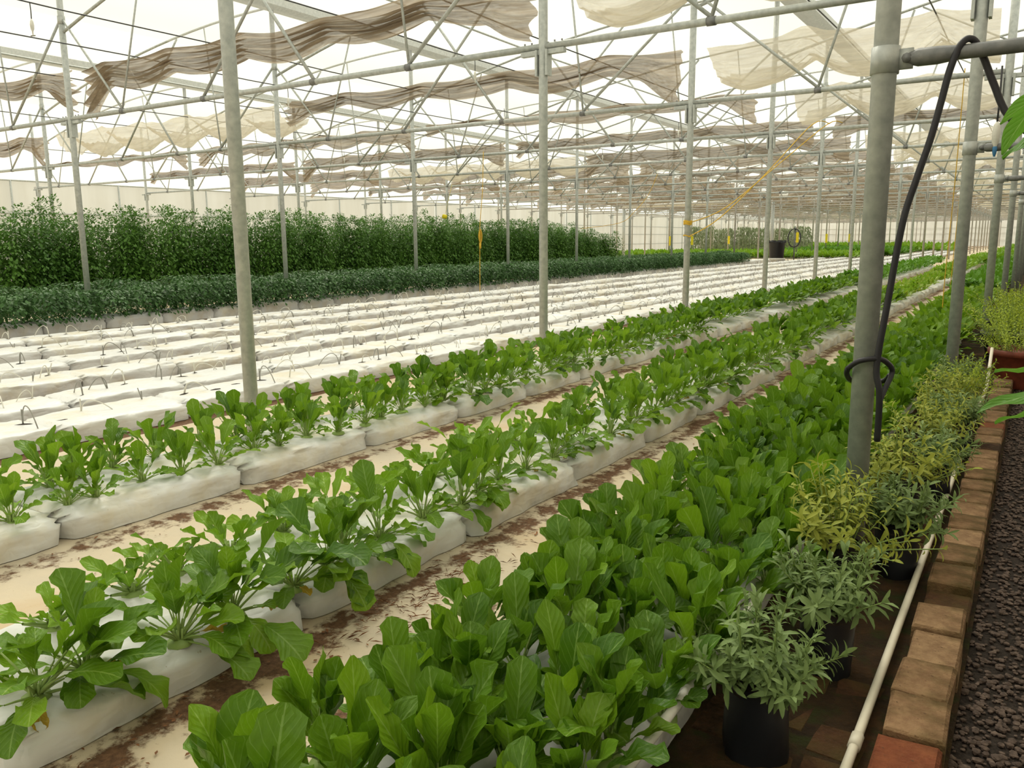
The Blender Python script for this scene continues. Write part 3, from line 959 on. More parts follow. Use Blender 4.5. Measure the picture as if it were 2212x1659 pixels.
def mid_stuff(name, x0, x1, y0, y1, n_, key, label, z0=.15, s0=(.8, 1.25)):
    rg = random.Random(int(abs(x0) * 100 + y0)); mb = MB(); mats = []
    cache = []
    for me in LOW[key]:
        names = [x.name for x in me.materials]
        for nm in names:
            if nm not in mats: mats.append(nm)
        ul = me.uv_layers[0].data
        cache.append(([v.co.copy() for v in me.vertices], [(tuple(p.vertices), [tuple(ul[li].uv) for li in p.loop_indices], mats.index(names[p.material_index])) for p in me.polygons if p.material_index == 0]))
    for i in range(n_):
        y = rg.uniform(y0, y1); cx_ = rg.uniform(x0, x1)
        for j in range(11):
            vs_, fs_ = rg.choice(cache)
            M = Matrix.Translation((cx_, y, z0)) @ leaf_M(rg, rg.uniform(0, 6.28), rg.uniform(*s0))
            b = len(mb.v); mb.v += [tuple(M @ v) for v in vs_]
            for f, u, mi in fs_: mb.quad([b + q for q in f], u, mi)
    tag(link(name, mb.mesh(name, mats)), label, LG, None, 'stuff')
mid_stuff('far_greens', -1.6, -.8, 10.9, 23.0, 230, 'dense', 'leafy greens in the middle distance of the right bed')
mid_stuff('far_greens', -3.2, -2.45, 11.9, 19.5, 130, 'dense', 'leafy greens in the middle distance of the middle bed', .2)
mid_stuff('far_lettuce', -3.2, -2.45, 19.5, 34.0, 170, 'lime', 'yellow-green leafy crop in the middle distance of the middle bed', .2)
mid_stuff('far_greens', -5.0, -4.3, 12.4, 27.0, 240, 'dense', 'leafy greens in the middle distance beside the posts', .2)
bed_stuff('far_greens', -1.75, -.7, 22.5, 46, .42, 6000, 'mid_leaf', 'distant leafy greens at the far end of the right bed')
bed_stuff('far_lettuce', -3.30, -2.5, 33.5, 60, .30, 3500, 'lime_leaf', 'yellow-green leafy crop at the far end of the middle bed')
bed_stuff('far_greens', -5.15, -4.3, 26.5, 50, .36, 4000, 'mid_leaf', 'distant leafy greens at the far end of the bed beside the posts')
bed_stuff('far_lettuce', -2.4, -.4, 46, 95, .45, 4000, 'lime_leaf', 'yellow-green crop in the far distance beside the posts at right', (.2, .35))
bed_stuff('far_lettuce', -33, -11.8, 64, 72, .32, 7000, 'lime_leaf', 'bright lime green bed behind the black barrel', (.25, .4), 0)
bed_stuff('far_lettuce', -19.3, -10.2, 74, 88, .36, 4500, 'mid_leaf', 'mid green bed beyond the lime green bed', (.3, .45), 0)
bed_stuff('far_lettuce', -33, -8, 94, 112, .40, 6000, 'lime_leaf', 'light green bed near the far end wall', (.3, .5), 0)

# single yellow leaves and dry leaves lying on bags and path: a loose scatter
mb = MB(); rg = random.Random(5)
for i in range(420):
    lane = rg.choice(((-2.44, -2.12), (-2.44, -2.12), (-4.27, -3.9), (-3.9, -2.1)))
    x = rg.uniform(*lane); y = 1.2 + 12 * rg.random() ** 1.6
    a = rg.uniform(0, 6.28); leaf_quad(mb, Vector((x, y, .008)), Vector((cos(a), sin(a), rg.uniform(0, .25))), Vector((0, 0, 1)), rg.uniform(.012, .045), rg.uniform(.004, .016))
for i in range(260):
    x = rg.gauss(-2.2, .10); y = 2.7 + rg.gauss(0, .35)
    a = rg.uniform(0, 6.28); leaf_quad(mb, Vector((x, y, .01)), Vector((cos(a), sin(a), rg.uniform(0, .3))), Vector((0, 0, 1)), rg.uniform(.03, .07), .004)
tag(link('leaf_litter', mb.mesh('leaf_litter', 'litter')), 'brown leaf litter and crumbs strewn along the sheeted paths', 'litter', None, 'stuff')

# ------------------------------------------------------------------ hedges
def bush_mesh(seed, rx, ry, h, n_, ln, mat, droop=.2, base=.1, topthin=0.0):
    rg = random.Random(seed); mb = MB()
    ph = [rg.uniform(0, 6) for _ in range(3)]
    for i in range(n_):
        a = rg.uniform(0, 6.283); t = rg.random() ** (.85 if not topthin else 1.0)
        z = base + (h - base) * t
        env = (1 - .35 * t ** 3) * (1 - topthin * t ** 2) * (1 + .18 * sin(3 * a + ph[0]) + .12 * sin(z * 7 + ph[1]))
        rr = (rg.random() ** .35) * env
        c = Vector((rx * rr * cos(a), ry * rr * sin(a), z))
        el = rg.uniform(-.9, .5) - droop
        a2 = a + rg.uniform(-.9, .9)
        d = Vector((cos(a2) * cos(el), sin(a2) * cos(el), sin(el)))
        l = rg.uniform(*ln)
        leaf_quad(mb, c, d, Vector((0, 0, 1)), l, l * rg.uniform(.42, .6))
    return mb.mesh('bush', mat)
def tomato_mesh(seed):
    rg = random.Random(seed); mb = MB()
    shoots = [(rg.uniform(-.45, .45), rg.uniform(-.42, .42), rg.uniform(1.85, 2.55)) for _ in range(7)]
    for sx_, sy_, hh in shoots:
        for i in range(620):
            t = rg.random() ** 1.05; z = .04 + hh * t
            r = (.42 * (1 - t ** 3.5) + .08) * rg.random() ** .45
            a = rg.uniform(0, 6.283); c = Vector((sx_ + r * cos(a), sy_ + r * sin(a), z))
            el = rg.uniform(-1.1, .35) + (.7 if t > .88 else 0); a2 = a + rg.uniform(-.8, .8)
            l = rg.uniform(.09, .18) * (1 - .4 * t)
            leaf_quad(mb, c, Vector((cos(a2) * cos(el), sin(a2) * cos(el), sin(el))), Vector((0, 0, 1)), l, l * rg.uniform(.45, .65))
    return mb.mesh('bush', 'tomato_leaf')
HEDGE = [bush_mesh(i, .52, .50, .60, 1000, (.06, .12), 'hedge_leaf', .1, .04) for i in range(5)]
TOM = [tomato_mesh(40 + i) for i in range(5)]
def hedge_row(name, meshes, x, y0, y1, step, z, lab, grp, cat, zs=(.92, 1.1), fade=None, jx=.06):
    y = y0; cnt = 0; i = 0
    while y < y1:
        rg = random.Random(int(abs(x) * 10) * 100 + i); i += 1
        if seen((x, y, .8), 120):
            cnt += 1
            f = fade(y) if fade else 1
            o = link(name, rg.choice(meshes), None, (x + rg.uniform(-jx, jx), y, z), (0, 0, rg.uniform(0, 6.28)), (1, 1, rg.uniform(*zs) * f))
            tag(o, f'{lab[0]}, {ordn(cnt)} from left, {lab[1]}', cat, grp)
        y += step
hedge_row('pepper_plant', HEDGE, -15.05, 5.4, 50.0, .62, .16, ('dark green bushy pepper plant', 'the front line of the low hedge'), 'front line of the low hedge', 'pepper plant')
hedge_row('pepper_plant', HEDGE, -16.3, 6.0, 50.5, .8, .16, ('dark green bushy pepper plant', 'the back line of the low hedge'), 'back line of the low hedge', 'pepper plant', (1.0, 1.2))
fd = lambda y: 1.0 if y < 34 else max(.62, 1 - (y - 34) * .028)
hedge_row('tomato_plant', TOM, -20.4, 7.6, 42.5, .74, 0, ('tall leafy tomato plant', 'the front line of the tall hedge'), 'front line of the tall hedge', 'tomato plant', (.90, 1.05), fd)
hedge_row('tomato_plant', TOM, -22.2, 8.4, 43.5, .95, 0, ('tall leafy tomato plant', 'the back line of the tall hedge'), 'back line of the tall hedge', 'tomato plant', (1.0, 1.12), fd)

# trained plants on strings far off, left of the black barrel
TRE = [bush_mesh(80 + i, .8, .8, 2.6, 520, (.14, .36), 'trained_leaf', .9, .3, .1) for i in range(3)]
for i in range(14):
    rg = random.Random(i + 300)
    x, y = -30.5 + (i % 7) * 1.75, 83 + (i // 7) * 3.0
    t = link('trained_plant', None, None, (x, y, 0))
    tag(t, f'pale trained climbing plant, {ordn(i % 7 + 1)} from the left in the {"front" if i < 7 else "back"} line beyond the barrel', 'climbing plant', 'trained climbing plants beyond the barrel')
    link('foliage', rg.choice(TRE), t, (0, 0, 0), (0, 0, rg.uniform(0, 6.28)), (1, 1, rg.uniform(.9, 1.1)))
    mb = MB()
    for j in range(7):
        qx, qy = rg.uniform(-.8, .8), rg.uniform(-.5, .5); mb.tube([(qx, qy, 0), (qx + rg.uniform(-.1, .1), qy, 3.0)], .022, 4)
    link('strings', mb.mesh('strings', 'paper'), t)

# ------------------------------------------------------------------ potted herbs along the brick kerb
def sprig_mesh(seed, mat, hgt, nl, ll, wl):
    rg = random.Random(seed); mb = MB()
    bx, by = rg.uniform(-.05, .05), rg.uniform(-.05, .05)
    pts = [(0, 0, 0), (bx * .4, by * .4, hgt * .5), (bx, by, hgt)]
    mb.tube(pts, [.003, .0025, .0015], 4, False, 1)
    for i in range(nl):
        t = .22 + .78 * (i + 1) / nl
        c = Vector((bx * t * t, by * t * t, hgt * t))
        a = i * 2.4 + rg.uniform(-.5, .5); el = rg.uniform(-.35, .75) + (.5 if t > .85 else 0)
        d = Vector((cos(a) * cos(el), sin(a) * cos(el), sin(el)))
        ln = rg.uniform(*ll) * (1 - .25 * t); wd = ln * rg.uniform(*wl)
        s = d.cross(Vector((0, 0, 1))).normalized(); nn = s.cross(d)
        b = len(mb.v)
        for u, ww, dz in ((0, .12, 0), (.3, .75, .05), (.62, 1.0, .03), (.88, .55, -.08), (1.0, .02, -.16)):
            p = c + d * ln * u + nn * dz * ln
            mb.v.append(tuple(p + s * wd / 2 * ww + nn * wd * .12)); mb.v.append(tuple(p)); mb.v.append(tuple(p - s * wd / 2 * ww + nn * wd * .12))
        for j in range(4):
            for q in (0, 1):
                k = b + j * 3 + q
                mb.quad((k, k+1, k+4, k+3), ((q/2, j/4), (q/2+.5, j/4), (q/2+.5, j/4+.25), (q/2, j/4+.25)))
    return mb.mesh('sprig', [mat, 'stem'])
SPR = {'grey': [sprig_mesh(i, 'sage_leaf', U(.15, .24), 22, (.045, .075), (.20, .29)) for i in range(6)],
       'gold': [sprig_mesh(30 + i, 'gold_sage_leaf', U(.17, .27), 17, (.035, .07), (.2, .32)) for i in range(6)],
       'thyme': [sprig_mesh(60 + i, 'thyme_leaf', U(.18, .28), 26, (.022, .04), (.3, .45)) for i in range(5)]}
def pot_mesh():
    mb = MB(); s0 = U(0, 50)
    def fn(u, v):
        a = u * 2 * PI; r = .098 * (1 + .05 * sin(3 * a + v * 4 + s0) + .05 * mnoise.noise((cos(a) * 2, sin(a) * 2, v * 5 + s0)) + (.03 if v > .92 else 0))
        return (r * cos(a), r * sin(a), v * .25)
    mb.grid(fn, 20, 9)
    return mb.mesh('nursery_bag', 'black_plastic')
POT = [pot_mesh() for _ in range(4)]
mb = MB(); mb.lathe([(.098, -.01), (.09, .012), (.03, .02)], 14); SOIL = mb.mesh('soil', 'dark_soil')
herbs = [(-.62, 2.38, 'grey', 'grey-green sage nearest the camera', 1.0), (-.55, 3.02, 'grey', 'grey-green sage second from the camera', 1.0),
         (-.66, 3.72, 'gold', 'yellowing herb left of the silvery sage', 1.15), (-.46, 4.12, 'grey', 'silvery sage just past the mossy bricks', 1.05),
         (-.54, 4.92, 'gold', 'golden herb in front of the nearest thick post', 1.1), (-.43, 5.45, 'grey', 'silver-leaved sage beyond the golden herb', .95),
         (-.50, 6.15, 'gold', 'yellow-green herb halfway to the red pot', 1.05), (-.40, 6.72, 'grey', 'small sage leaning out over the bricks', 1.0),
         (-.52, 7.25, 'gold', 'golden bushy herb close before the red pot', 1.1), (-.44, 7.95, 'thyme', 'fine-leaved herb left of the red pot', 1.1),
         (-.52, 8.6, 'grey', 'pale sage at the foot of the second thick post', 1.1)]
for i, (x, y, kd, lab, sc_) in enumerate(herbs):
    rg = random.Random(i + 60)
    p = link('potted_herb', None, None, (x, y, .006)); tag(p, f'{lab}, in a black nursery bag', 'potted herb', 'potted herbs along the brick kerb')
    nb = link('nursery_bag', rg.choice(POT), p, (0, 0, 0), (0, 0, rg.uniform(0, 6)))
    link('soil', SOIL, nb, (0, 0, .225))
    for j in range(38):
        r = .085 * math.sqrt(rg.random()); a = rg.uniform(0, 6.28)
        s = link('sprig', rg.choice(SPR[kd]), p)
        lean = r / .085 * rg.uniform(.3, 1.35)
        s.matrix_local = Matrix.Translation((r * cos(a), r * sin(a), .225)) @ Matrix.Rotation(a, 4, 'Z') @ Matrix.Rotation(lean, 4, 'Y') @ Matrix.Rotation(rg.uniform(0, 6), 4, 'Z') @ Matrix.Scale(sc_ * rg.uniform(.9, 1.35), 4)
# terracotta tub and the golden bushes behind it
def tub(x, y, r, h, lab, seed, red=True):
    rg = random.Random(seed)
    p = link('plant_tub', None, None, (x, y, .006)); tag(p, lab, 'potted plant', 'tubs of golden herb')
    mb = MB(); mb.lathe([(r * .72, 0), (r * .78, h * .1), (r * .97, h * .84), (r * 1.06, h * .86), (r * 1.06, h), (r * .94, h), (r * .92, h * .9), (r * .3, h * .9)], 28)
    link('tub', mb.mesh('tub', 'terracotta' if red else 'black_plastic'), p)
    for j in range(90 if red else 60):
        rr = r * .95 * math.sqrt(rg.random()); a = rg.uniform(0, 6.28)
        s = link('sprig', rg.choice(SPR['thyme']), p)
        s.matrix_local = Matrix.Translation((rr * cos(a), rr * sin(a), h * .88 + .05 * rg.random())) @ Matrix.Rotation(a, 4, 'Z') @ Matrix.Rotation(rr / r * rg.uniform(.3, 1.2), 4, 'Y') @ Matrix.Rotation(rg.uniform(0, 6), 4, 'Z') @ Matrix.Scale(rg.uniform(.9, 1.5) * (1 if red else 1.35), 4)
tub(-.03, 10.2, .34, .40, 'terracotta red tub with yellow-green bush at the right edge', 1)
tub(-.20, 12.0, .34, .40, 'yellow-green bushy herb just behind the red tub', 2, False)
tub(-.20, 13.6, .36, .42, 'golden bushy herb, second behind the red tub', 3, False)
tub(-.22, 15.4, .36, .42, 'golden bushy herb, furthest behind the red tub', 4, False)

# ------------------------------------------------------------------ brick kerb and mossy paving
def brick_mesh(seed, L_, W_, H_):
    rg = random.Random(seed); mb = MB()
    mb.box(-W_/2, W_/2, -L_/2, L_/2, 0, H_, .009)
    mb.v = [(x + rg.uniform(-.004, .004), y + rg.uniform(-.004, .004), z + (rg.uniform(-.004, .004) if z > .02 else 0)) for x, y, z in mb.v]
    return mb
kerb = link('brick_kerb', None, None, (0, 0, 0)); tag(kerb, 'raised kerb of worn bricks beside the gravel path', 'kerb')
BM = {mt: [brick_mesh(i, .258, .172, .10).mesh('brick', mt, False) for i in range(4)] for mt in ('brick_pale', 'brick_red', 'brick_dark')}
bi = 0; y = 1.62
while y < 17:
    rg = random.Random(bi + 900)
    kind = 'brick_red' if bi in (3, 22) else ('brick_dark' if bi in (8, 19) else 'brick_pale')
    dz = -.045 if bi in (8,) else rg.uniform(-.008, .010)
    link('brick', BM[kind][bi % 4], kerb, (-.205 + rg.uniform(-.006, .006), y, dz), (rg.uniform(-.015, .015), rg.uniform(-.02, .02), rg.uniform(-.02, .02)))
    y += .2655; bi += 1
pav = link('mossy_paving', None, None, (0, 0, 0)); tag(pav, 'dark mossy bricks laid flat beneath the potted herbs', 'paving')
PM = [brick_mesh(50 + i, .258, .165, .05).mesh('brick', 'brick_dark', False) for i in range(4)]
for ci, xx in enumerate((-.405, -.585, -.76)):
    y = 1.5 + .1 * ci; bi = 0
    while y < 13:
        rg = random.Random(bi + ci * 100 + 77); bi += 1
        if rg.random() < .6:
            link('brick', PM[bi % 4], pav, (xx + rg.uniform(-.012, .012), y, -.043 + rg.uniform(-.012, .008)), (rg.uniform(-.05, .05), rg.uniform(-.05, .05), rg.uniform(-.08, .08)))
        y += .27
# white water pipe lying along the kerb, another along the bed edge
mb = MB(); mb.tube([(-.365, .8, .045), (-.352, 2.5, .047), (-.35, 4.5, .052), (-.345, 7.0, .06), (-.33, 9.3, .12), (-.33, 9.75, .45)], .0155, 10)
pp = link('water_pipe', mb.mesh('water_pipe', 'pipe_white')); tag(pp, 'long cream plastic water pipe lying beside the brick kerb', 'pipe')
mb = MB(); mb.tube([(-.352, 2.49, .047), (-.352, 2.56, .047)], .020, 10); link('coupling', mb.mesh('coupling', 'pipe_white'), pp)
mb = MB(); mb.tube([(-.83, .8, .20), (-.80, 2.0, .22), (-.79, 3.1, .25), (-.76, 3.35, .22)], .016, 10)
tag(link('irrigation_pipe', mb.mesh('irrigation_pipe', 'white_plastic')), 'white irrigation pipe half hidden under the right-hand bed leaves', 'pipe')

# gravel
rg = random.Random(11); mb = MB()
import bmesh
ICO = [(0, 0, 1), (.894, 0, .447), (.276, .851, .447), (-.724, .526, .447), (-.724, -.526, .447), (.276, -.851, .447), (.724, .526, -.447), (-.276, .851, -.447), (-.894, 0, -.447), (-.276, -.851, -.447), (.724, -.526, -.447)]
ICF = [(0,1,2),(0,2,3),(0,3,4),(0,4,5),(0,5,1),(1,6,2),(2,7,3),(3,8,4),(4,9,5),(5,10,1),(2,6,7),(3,7,8),(4,8,9),(5,9,10),(1,10,6)]
for i in range(9000):
    y = 1.6 + 12 * rg.random() ** 2.0; x = -.105 + rg.random() * (.55 if y < 6 else .35)
    r = rg.uniform(.006, .015); a = rg.uniform(0, 6.28); b = len(mb.v); fl = rg.uniform(.4, .8)
    ca, sa = cos(a), sin(a); st = rg.uniform(.7, 1.4)
    for px, py, pz in ICO:
        qx, qy = px * r * st, py * r
        mb.v.append((x + qx * ca - qy * sa, y + qx * sa + qy * ca, -.010 + rg.uniform(0, .002) + (pz + .6) * r * fl))
    for f in ICF: mb.quad([b + q for q in f])
tag(link('gravel', mb.mesh('gravel', 'gravel_stone', False)), 'dark grey-brown gravel on the path right of the kerb', 'gravel', None, 'stuff')

# ------------------------------------------------------------------ hose, ropes, foggers and other hung things
hp = [(-.600, 4.30, .60), (-.600, 4.27, .84), (-.622, 4.27, .98), (-.592, 4.27, 1.30), (-.553, 4.27, 1.665), (-.51, 4.28, 1.86), (-.466, 4.29, 2.036), (-.435, 4.30, 2.20), (-.410, 4.31, 2.34), (-.375, 4.33, 2.445),
      (-.335, 4.36, 2.462), (-.295, 4.39, 2.40), (-.240, 4.40, 2.27), (-.174, 4.40, 2.13), (-.06, 4.40, 2.03), (.10, 4.40, 1.97), (.4, 4.4, 1.95)]
def smooth(pts, n_=6):
    out = []
    P = [Vector(p) for p in pts]
    for i in range(len(P) - 1):
        p0, p1, p2, p3 = P[max(i-1, 0)], P[i], P[i+1], P[min(i+2, len(P)-1)]
        for k in range(n_):
            t = k / n_
            out.append(.5 * ((2*p1) + (p2-p0)*t + (2*p0-5*p1+4*p2-p3)*t*t + (3*p1-p0-3*p2+p3)*t**3))
    out.append(P[-1]); return out
mb = MB(); mb.tube(smooth(hp), .0155, 10)
ho = link('black_hose', mb.mesh('black_hose', 'hose')); tag(ho, 'thick black hose tied to the nearest thick post and looped over a tube', 'hose')
lp = [(-.755, 4.28, .955), (-.70, 4.25, 1.0), (-.62, 4.27, 1.015), (-.585, 4.33, .99), (-.565, 4.38, .94), (-.585, 4.33, .86), (-.60, 4.27, .80)]
mb = MB(); mb.tube(smooth(lp), .0135, 8); link('loop', mb.mesh('loop', 'hose'), ho)
lp = [(-.755, 4.28, .955), (-.765, 4.32, .92), (-.755, 4.40, .88), (-.69, 4.47, .87), (-.61, 4.44, .88), (-.575, 4.38, .92)]
mb = MB(); mb.tube(smooth(lp), .0135, 8); link('loop', mb.mesh('loop', 'hose'), ho)

def rope(name, pts, r, lab, grp='yellow ropes', n_=5):
    mb = MB(); mb.tube(smooth(pts, n_), r, 6)
    return tag(link(name, mb.mesh(name, 'rope')), lab, 'rope', grp)
yk = rowY(2)
r1 = rope('rope', [(-5.25, yk - .06, 1.62), (-5.0, 15.0, 1.98), (-4.6, 16.6, 2.9), (-4.2, 18.2, 3.9), (-4.05, 19.1, 4.0)], .009, 'yellow rope rising to the right from a tied post, lower strand')
r2 = rope('rope', [(-5.25, yk - .06, 1.86), (-4.95, 15.1, 2.15), (-4.5, 16.8, 3.0), (-3.95, 18.4, 3.9), (-3.8, 19.1, 4.0)], .009, 'yellow rope rising to the right from a tied post, upper strand')
mb = MB()
for i in range(4):
    z = 1.84 + i * .018
    mb.tube([(-5.3 + .068 * cos(a * PI / 6), yk + .068 * sin(a * PI / 6), z + .008 * sin(a)) for a in range(12)], .011, 6, closed=True)
mb.tube([(-5.3 + .068 * cos(a * PI / 6), yk + .068 * sin(a * PI / 6), 1.64 + .01 * sin(a)) for a in range(12)], .010, 6, closed=True)
link('knot', mb.mesh('knot', 'rope'), r2)
hr = rope('rope', [(-12.95, 18.9, 3.95), (-13.0, 18.9, 2.9), (-13.1, 18.9, 2.0), (-13.15, 18.95, 1.2), (-13.2, 19.0, .16)], .009, 'yellow rope hanging down to the white bags, coiled halfway')
mb = MB()
for i in range(5):
    a0 = i * .5
    mb.tube([(-13.09 + .05 * sin(a) * cos(a0) , 18.9 + .05 * sin(a) * sin(a0), 1.72 + .17 * cos(a) - .02 * i) for a in [k * PI / 7 for k in range(14)]], .008, 6, closed=True)
mb.tube([(-13.1, 18.9, 1.52), (-13.1, 18.9, 1.36)], .03, 8)
link('coil', mb.mesh('coil', 'rope'), hr)
rope('rope', [(-1.15, 14.1, 4.0), (-1.16, 14.15, 2.5), (-1.2, 14.3, 1.0), (-1.2, 14.3, .5)], .007, 'yellow rope hanging straight down over the right-hand bed')
rope('rope', [(-1.45, 19.1, 4.0), (-1.46, 19.1, 2.5), (-1.5, 19.2, .6)], .008, 'thin yellow rope hanging further off over the right-hand bed')
rope('rope', [(-12.2, 29.2, 3.95), (-12.6, 29.3, 3.2), (-13.2, 29.4, 2.6), (-13.9, 29.6, 2.2), (-15.5, 29.4, 2.0)], .010, 'slack yellow rope sagging to a far post')

FH = {}
mb = MB(); mb.tube([(0, 0, 0), (.004, 0, -.10), (0, 0, -.22)], .007, 5); FH['tube'] = mb.mesh('feed_tube', 'wire')
mb = MB(); mb.lathe([(.006, -.20), (.020, -.235), (.026, -.28), (.022, -.33), (.010, -.36), (.008, -.40), (.004, -.41)][::-1], 10); FH['body'] = mb.mesh('body', 'white_plastic')
mb = MB(); mb.tube([(-.035, 0, -.415), (.035, 0, -.415)], .008, 6); FH['nozzle'] = mb.mesh('nozzle', 'tube_grey')
def fogger(x, y, z, lab, s=1.0):
    f = link('fogger', None, None, (x, y, z), (0, 0, U(0, 3)), s)
    tag(f, lab, 'fogger', 'hanging foggers')
    for k, nm in (('tube', 'feed_tube'), ('body', 'body'), ('nozzle', 'nozzle')): link(nm, FH[k], f)
fogger(-11.65, 6.35, 4.76, 'white fogger hanging in the top left corner')
fogger(-16.3, 14.6, 4.77, 'small white fogger hanging by the second hedge-foot post')
for k, x, lab in [(2, -9.0, 'nearest one over the near white bags'), (2, -13.9, 'nearest one over the far white bags'), (3, -7.2, 'beside the second post left of the leafy beds'), (3, -11.65, 'over the middle white bags'),
                  (4, -9.0, 'further off over the near white bags'), (3, -3.0, 'over the leafy beds'), (5, -13.9, 'furthest off over the white bags'), (3, -19.2, 'over the low hedge'), (4, -22.0, 'over the tall hedge')]:
    fogger(x, rowY(k) - 1.2, 4.84, 'white hanging fogger, ' + lab)
mb = MB(); mb.tube([(0, 0, .50), (.004, 0, .2), (0, 0, 0)], .009, 6)
cp = link('hanging_dripper', None, None, (-.435, 9.0, 2.62)); tag(cp, 'cream capsule with a blue tip hanging from a dark tube at upper right', 'fogger')
link('feed_tube', mb.mesh('feed_tube', 'wire'), cp)
mb = MB(); mb.lathe([(.012, -.215), (.03, -.17), (.034, -.09), (.026, -.02), (.010, .01)], 12); link('body', mb.mesh('capsule', 'white_plastic'), cp)
mb = MB(); mb.lathe([(.008, -.30), (.018, -.265), (.02, -.22), (.012, -.205)], 10); link('tip', mb.mesh('tip', 'blue_plastic'), cp)

# yellow sticky traps on posts
def trap(x, y, z, hh, lab, wd=.10):
    mb = MB(); mb.box(-wd/2, wd/2, -.006, .006, 0, hh); mb.box(-.012, .012, -.010, .010, hh, hh + .03)
    tag(link('sticky_trap', mb.mesh('sticky_trap', 'trap', False), None, (x, y, z), (0, 0, R(32))), lab, 'sticky trap', 'yellow sticky traps')
trap(-25.72, rowY(2) - .10, .62, .68, 'yellow sticky trap on the post at far left', .14)
trap(-25.72, rowY(5) - .10, .95, .5, 'yellow sticky trap on a post in front of the tall hedge', .15)
for i, (x, k, z, nm) in enumerate([(-15.55, 12, 1.2, 'near the black barrel'), (-15.55, 14, 1.1, 'just right of the black barrel'), (-25.7, 12, 1.0, 'left of the trained plants'),
                                   (-25.7, 13, 1.0, 'among the trained plants'), (-25.7, 15, 1.0, 'behind the trained plants'), (-15.55, 16, 1.1, 'right of the barrel on a further post'), (-15.55, 18, 1.0, 'on a distant post before the end wall')]):
    trap(x, rowY(k) - .1, z, .75, f'small yellow sticky trap {nm}', .2)
mb = MB(); mb.box(-.10, .10, -.04, .04, -.09, .09, .03); mb.tube([(0, 0, .08), (0, 0, 1.35)], .006, 5)
tag(link('yellow_lure', mb.mesh('yellow_lure', 'trap'), None, (-20.9, 27.6, 2.55), (0, .25, .5)), 'small yellow block hanging above the tall hedge', 'lure')

# black barrel, block and coiled hose at the far end of the hedge
b_ = link('barrel', None, None, (-15.2, 57.5, .0)); tag(b_, 'black plastic barrel standing at the end of the white rows', 'barrel')
mb = MB(); mb.lathe([(.44, .0), (.46, .05), (.54, 1.2), (.60, 1.24), (.60, 1.36), (.54, 1.36), (.50, 1.1), (.2, 1.1)], 24); bb = link('body', mb.mesh('body', 'black_plastic'), b_)
for i in range(8):
    a = i * PI / 4; mb = MB(); mb.box(-.08, .08, -.03, .03, 1.22, 1.40); link('lug', mb.mesh('lug', 'black_plastic', False), bb, (.585 * cos(a), .585 * sin(a), .0), (0, 0, a + PI/2))
mb = MB(); mb.box(-.6, .6, -.25, .25, 0, .22, .03); tag(link('concrete_block', mb.mesh('concrete_block', 'block_grey'), None, (-14.9, 56.2, .0), (0, 0, .1)), 'pale block lying in front of the black barrel', 'block')
cs = link('hose_reel', None, None, (-14.2, 58.2, 0)); tag(cs, 'dark coiled hose on a stand right of the black barrel', 'hose')
mb = MB(); mb.tube([(0, 0, 0), (0, 0, 2.3)], .05, 6); link('stand', mb.mesh('stand', 'steel_dark'), cs)
for j in range(3):
    mb = MB(); mb.tube([(.02 * j - .04 + .42 * cos(a * PI / 8), -.06 * j, 1.55 + .62 * sin(a * PI / 8)) for a in range(16)], .035, 6, closed=True); link('coil', mb.mesh('coil', 'hose'), cs)

# white header pipes of the old partition, far off
for x0, x1, z, nm in ((-28.0, -19.5, 4.05, 'left'), (-16.4, -10.6, 4.46, 'right')):
    mb = MB(); mb.tube([(x0, 60.2, z), (x1, 60.2, z + .12)], .13, 10)
    hd = link('header_pipe', mb.mesh('header_pipe', 'white_plastic')); tag(hd, f'thick white overhead pipe in the distance, {nm} one of two', 'pipe', 'white header pipes')
    mb = MB(); mb.tube([(x0 + .1, 60.2, 0), (x0 + .1, 60.2, z)], .12, 8); link('support', mb.mesh('support', 'steel'), hd)

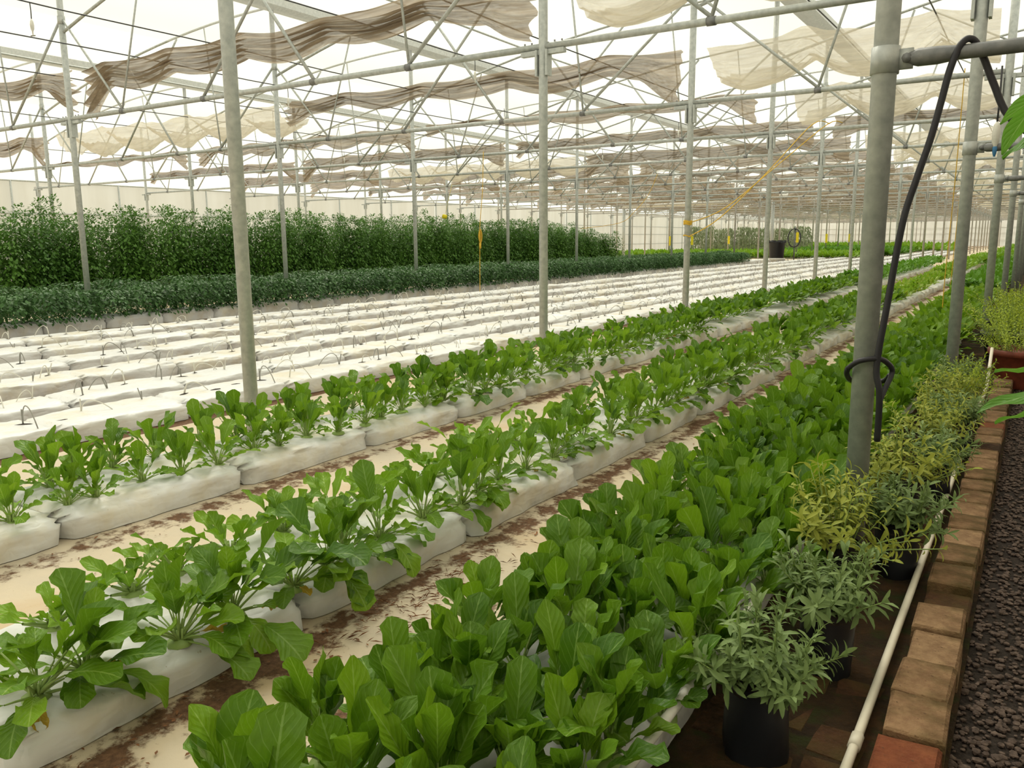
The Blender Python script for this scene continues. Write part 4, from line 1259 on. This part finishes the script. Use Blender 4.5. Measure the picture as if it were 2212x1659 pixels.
# ------------------------------------------------------------------ broad-leaved shrub reaching in from the right edge
sb = link('broadleaf_shrub', None, None, (.30, 3.30, 0)); tag(sb, 'broad-leaved shrub reaching in at the right edge', 'shrub')
mb = MB(); mb.tube([(0, 0, 0), (.02, .0, .8), (0, .05, 1.6), (-.03, .02, 2.5)], [.022, .018, .013, .006], 8)
for a, z in ((2.9, 1.0), (3.3, 1.15), (3.0, 1.85), (3.5, 2.0), (1.0, 1.2), (5, 1.6), (.2, 2.1)):
    mb.tube([(.01, .01, z), (.20 * cos(a), .20 * sin(a), z + .06)], [.008, .004], 6)
link('trunk', mb.mesh('trunk', 'stem'), sb)
def shrub_leaf(i, ln, wd):
    rg = random.Random(i); mb = MB(); ph = rg.uniform(0, 6)
    def fn(u, v):
        hw = wd / 2 * max(.02, sin(PI * (v * .97 + .015)) ** .8) * (1 - .25 * v)
        s = (u - .5) * 2
        return (ln * v, hw * s, -.16 * ln * v * v + .05 * abs(s) * hw * 4 + .012 * sin(9 * v + ph) * abs(s))
    mb.grid(fn, 6, 10)
    return mb.mesh('leaf', 'shrub_leaf')
SL = [shrub_leaf(i, U(.20, .28), U(.06, .085)) for i in range(5)]
def sleaf(base, yaw, pitch, roll, me):
    l = link('leaf', me, sb); l.matrix_local = Matrix.Translation(base) @ Matrix.Rotation(yaw, 4, 'Z') @ Matrix.Rotation(pitch, 4, 'Y') @ Matrix.Rotation(roll, 4, 'X')
# leaves that show in the picture (local coordinates of the shrub)
sleaf((-.17, -.02, 1.17), PI - .1, .05, .5, SL[0])
sleaf((-.19, -.06, 1.10), PI + .35, .22, -.4, SL[1])
sleaf((-.20, .02, 1.03), PI - .3, .35, .3, SL[2])
sleaf((-.27, -.02, 2.10), PI + .1, .55, 1.0, SL[3])
sleaf((-.34, .03, 2.06), PI - .4, .95, .7, SL[4])
sleaf((-.26, -.05, 2.00), PI + .3, .6, -.5, SL[0])
rg = random.Random(3)
for i in range(44):
    a = rg.uniform(-1.9, 1.9); z = rg.uniform(.6, 2.5)
    sleaf((.18 * cos(a) * rg.random(), .2 * sin(a), z), a + rg.uniform(-.4, .4), rg.uniform(-.2, .9), rg.uniform(-.7, .7), rg.choice(SL))
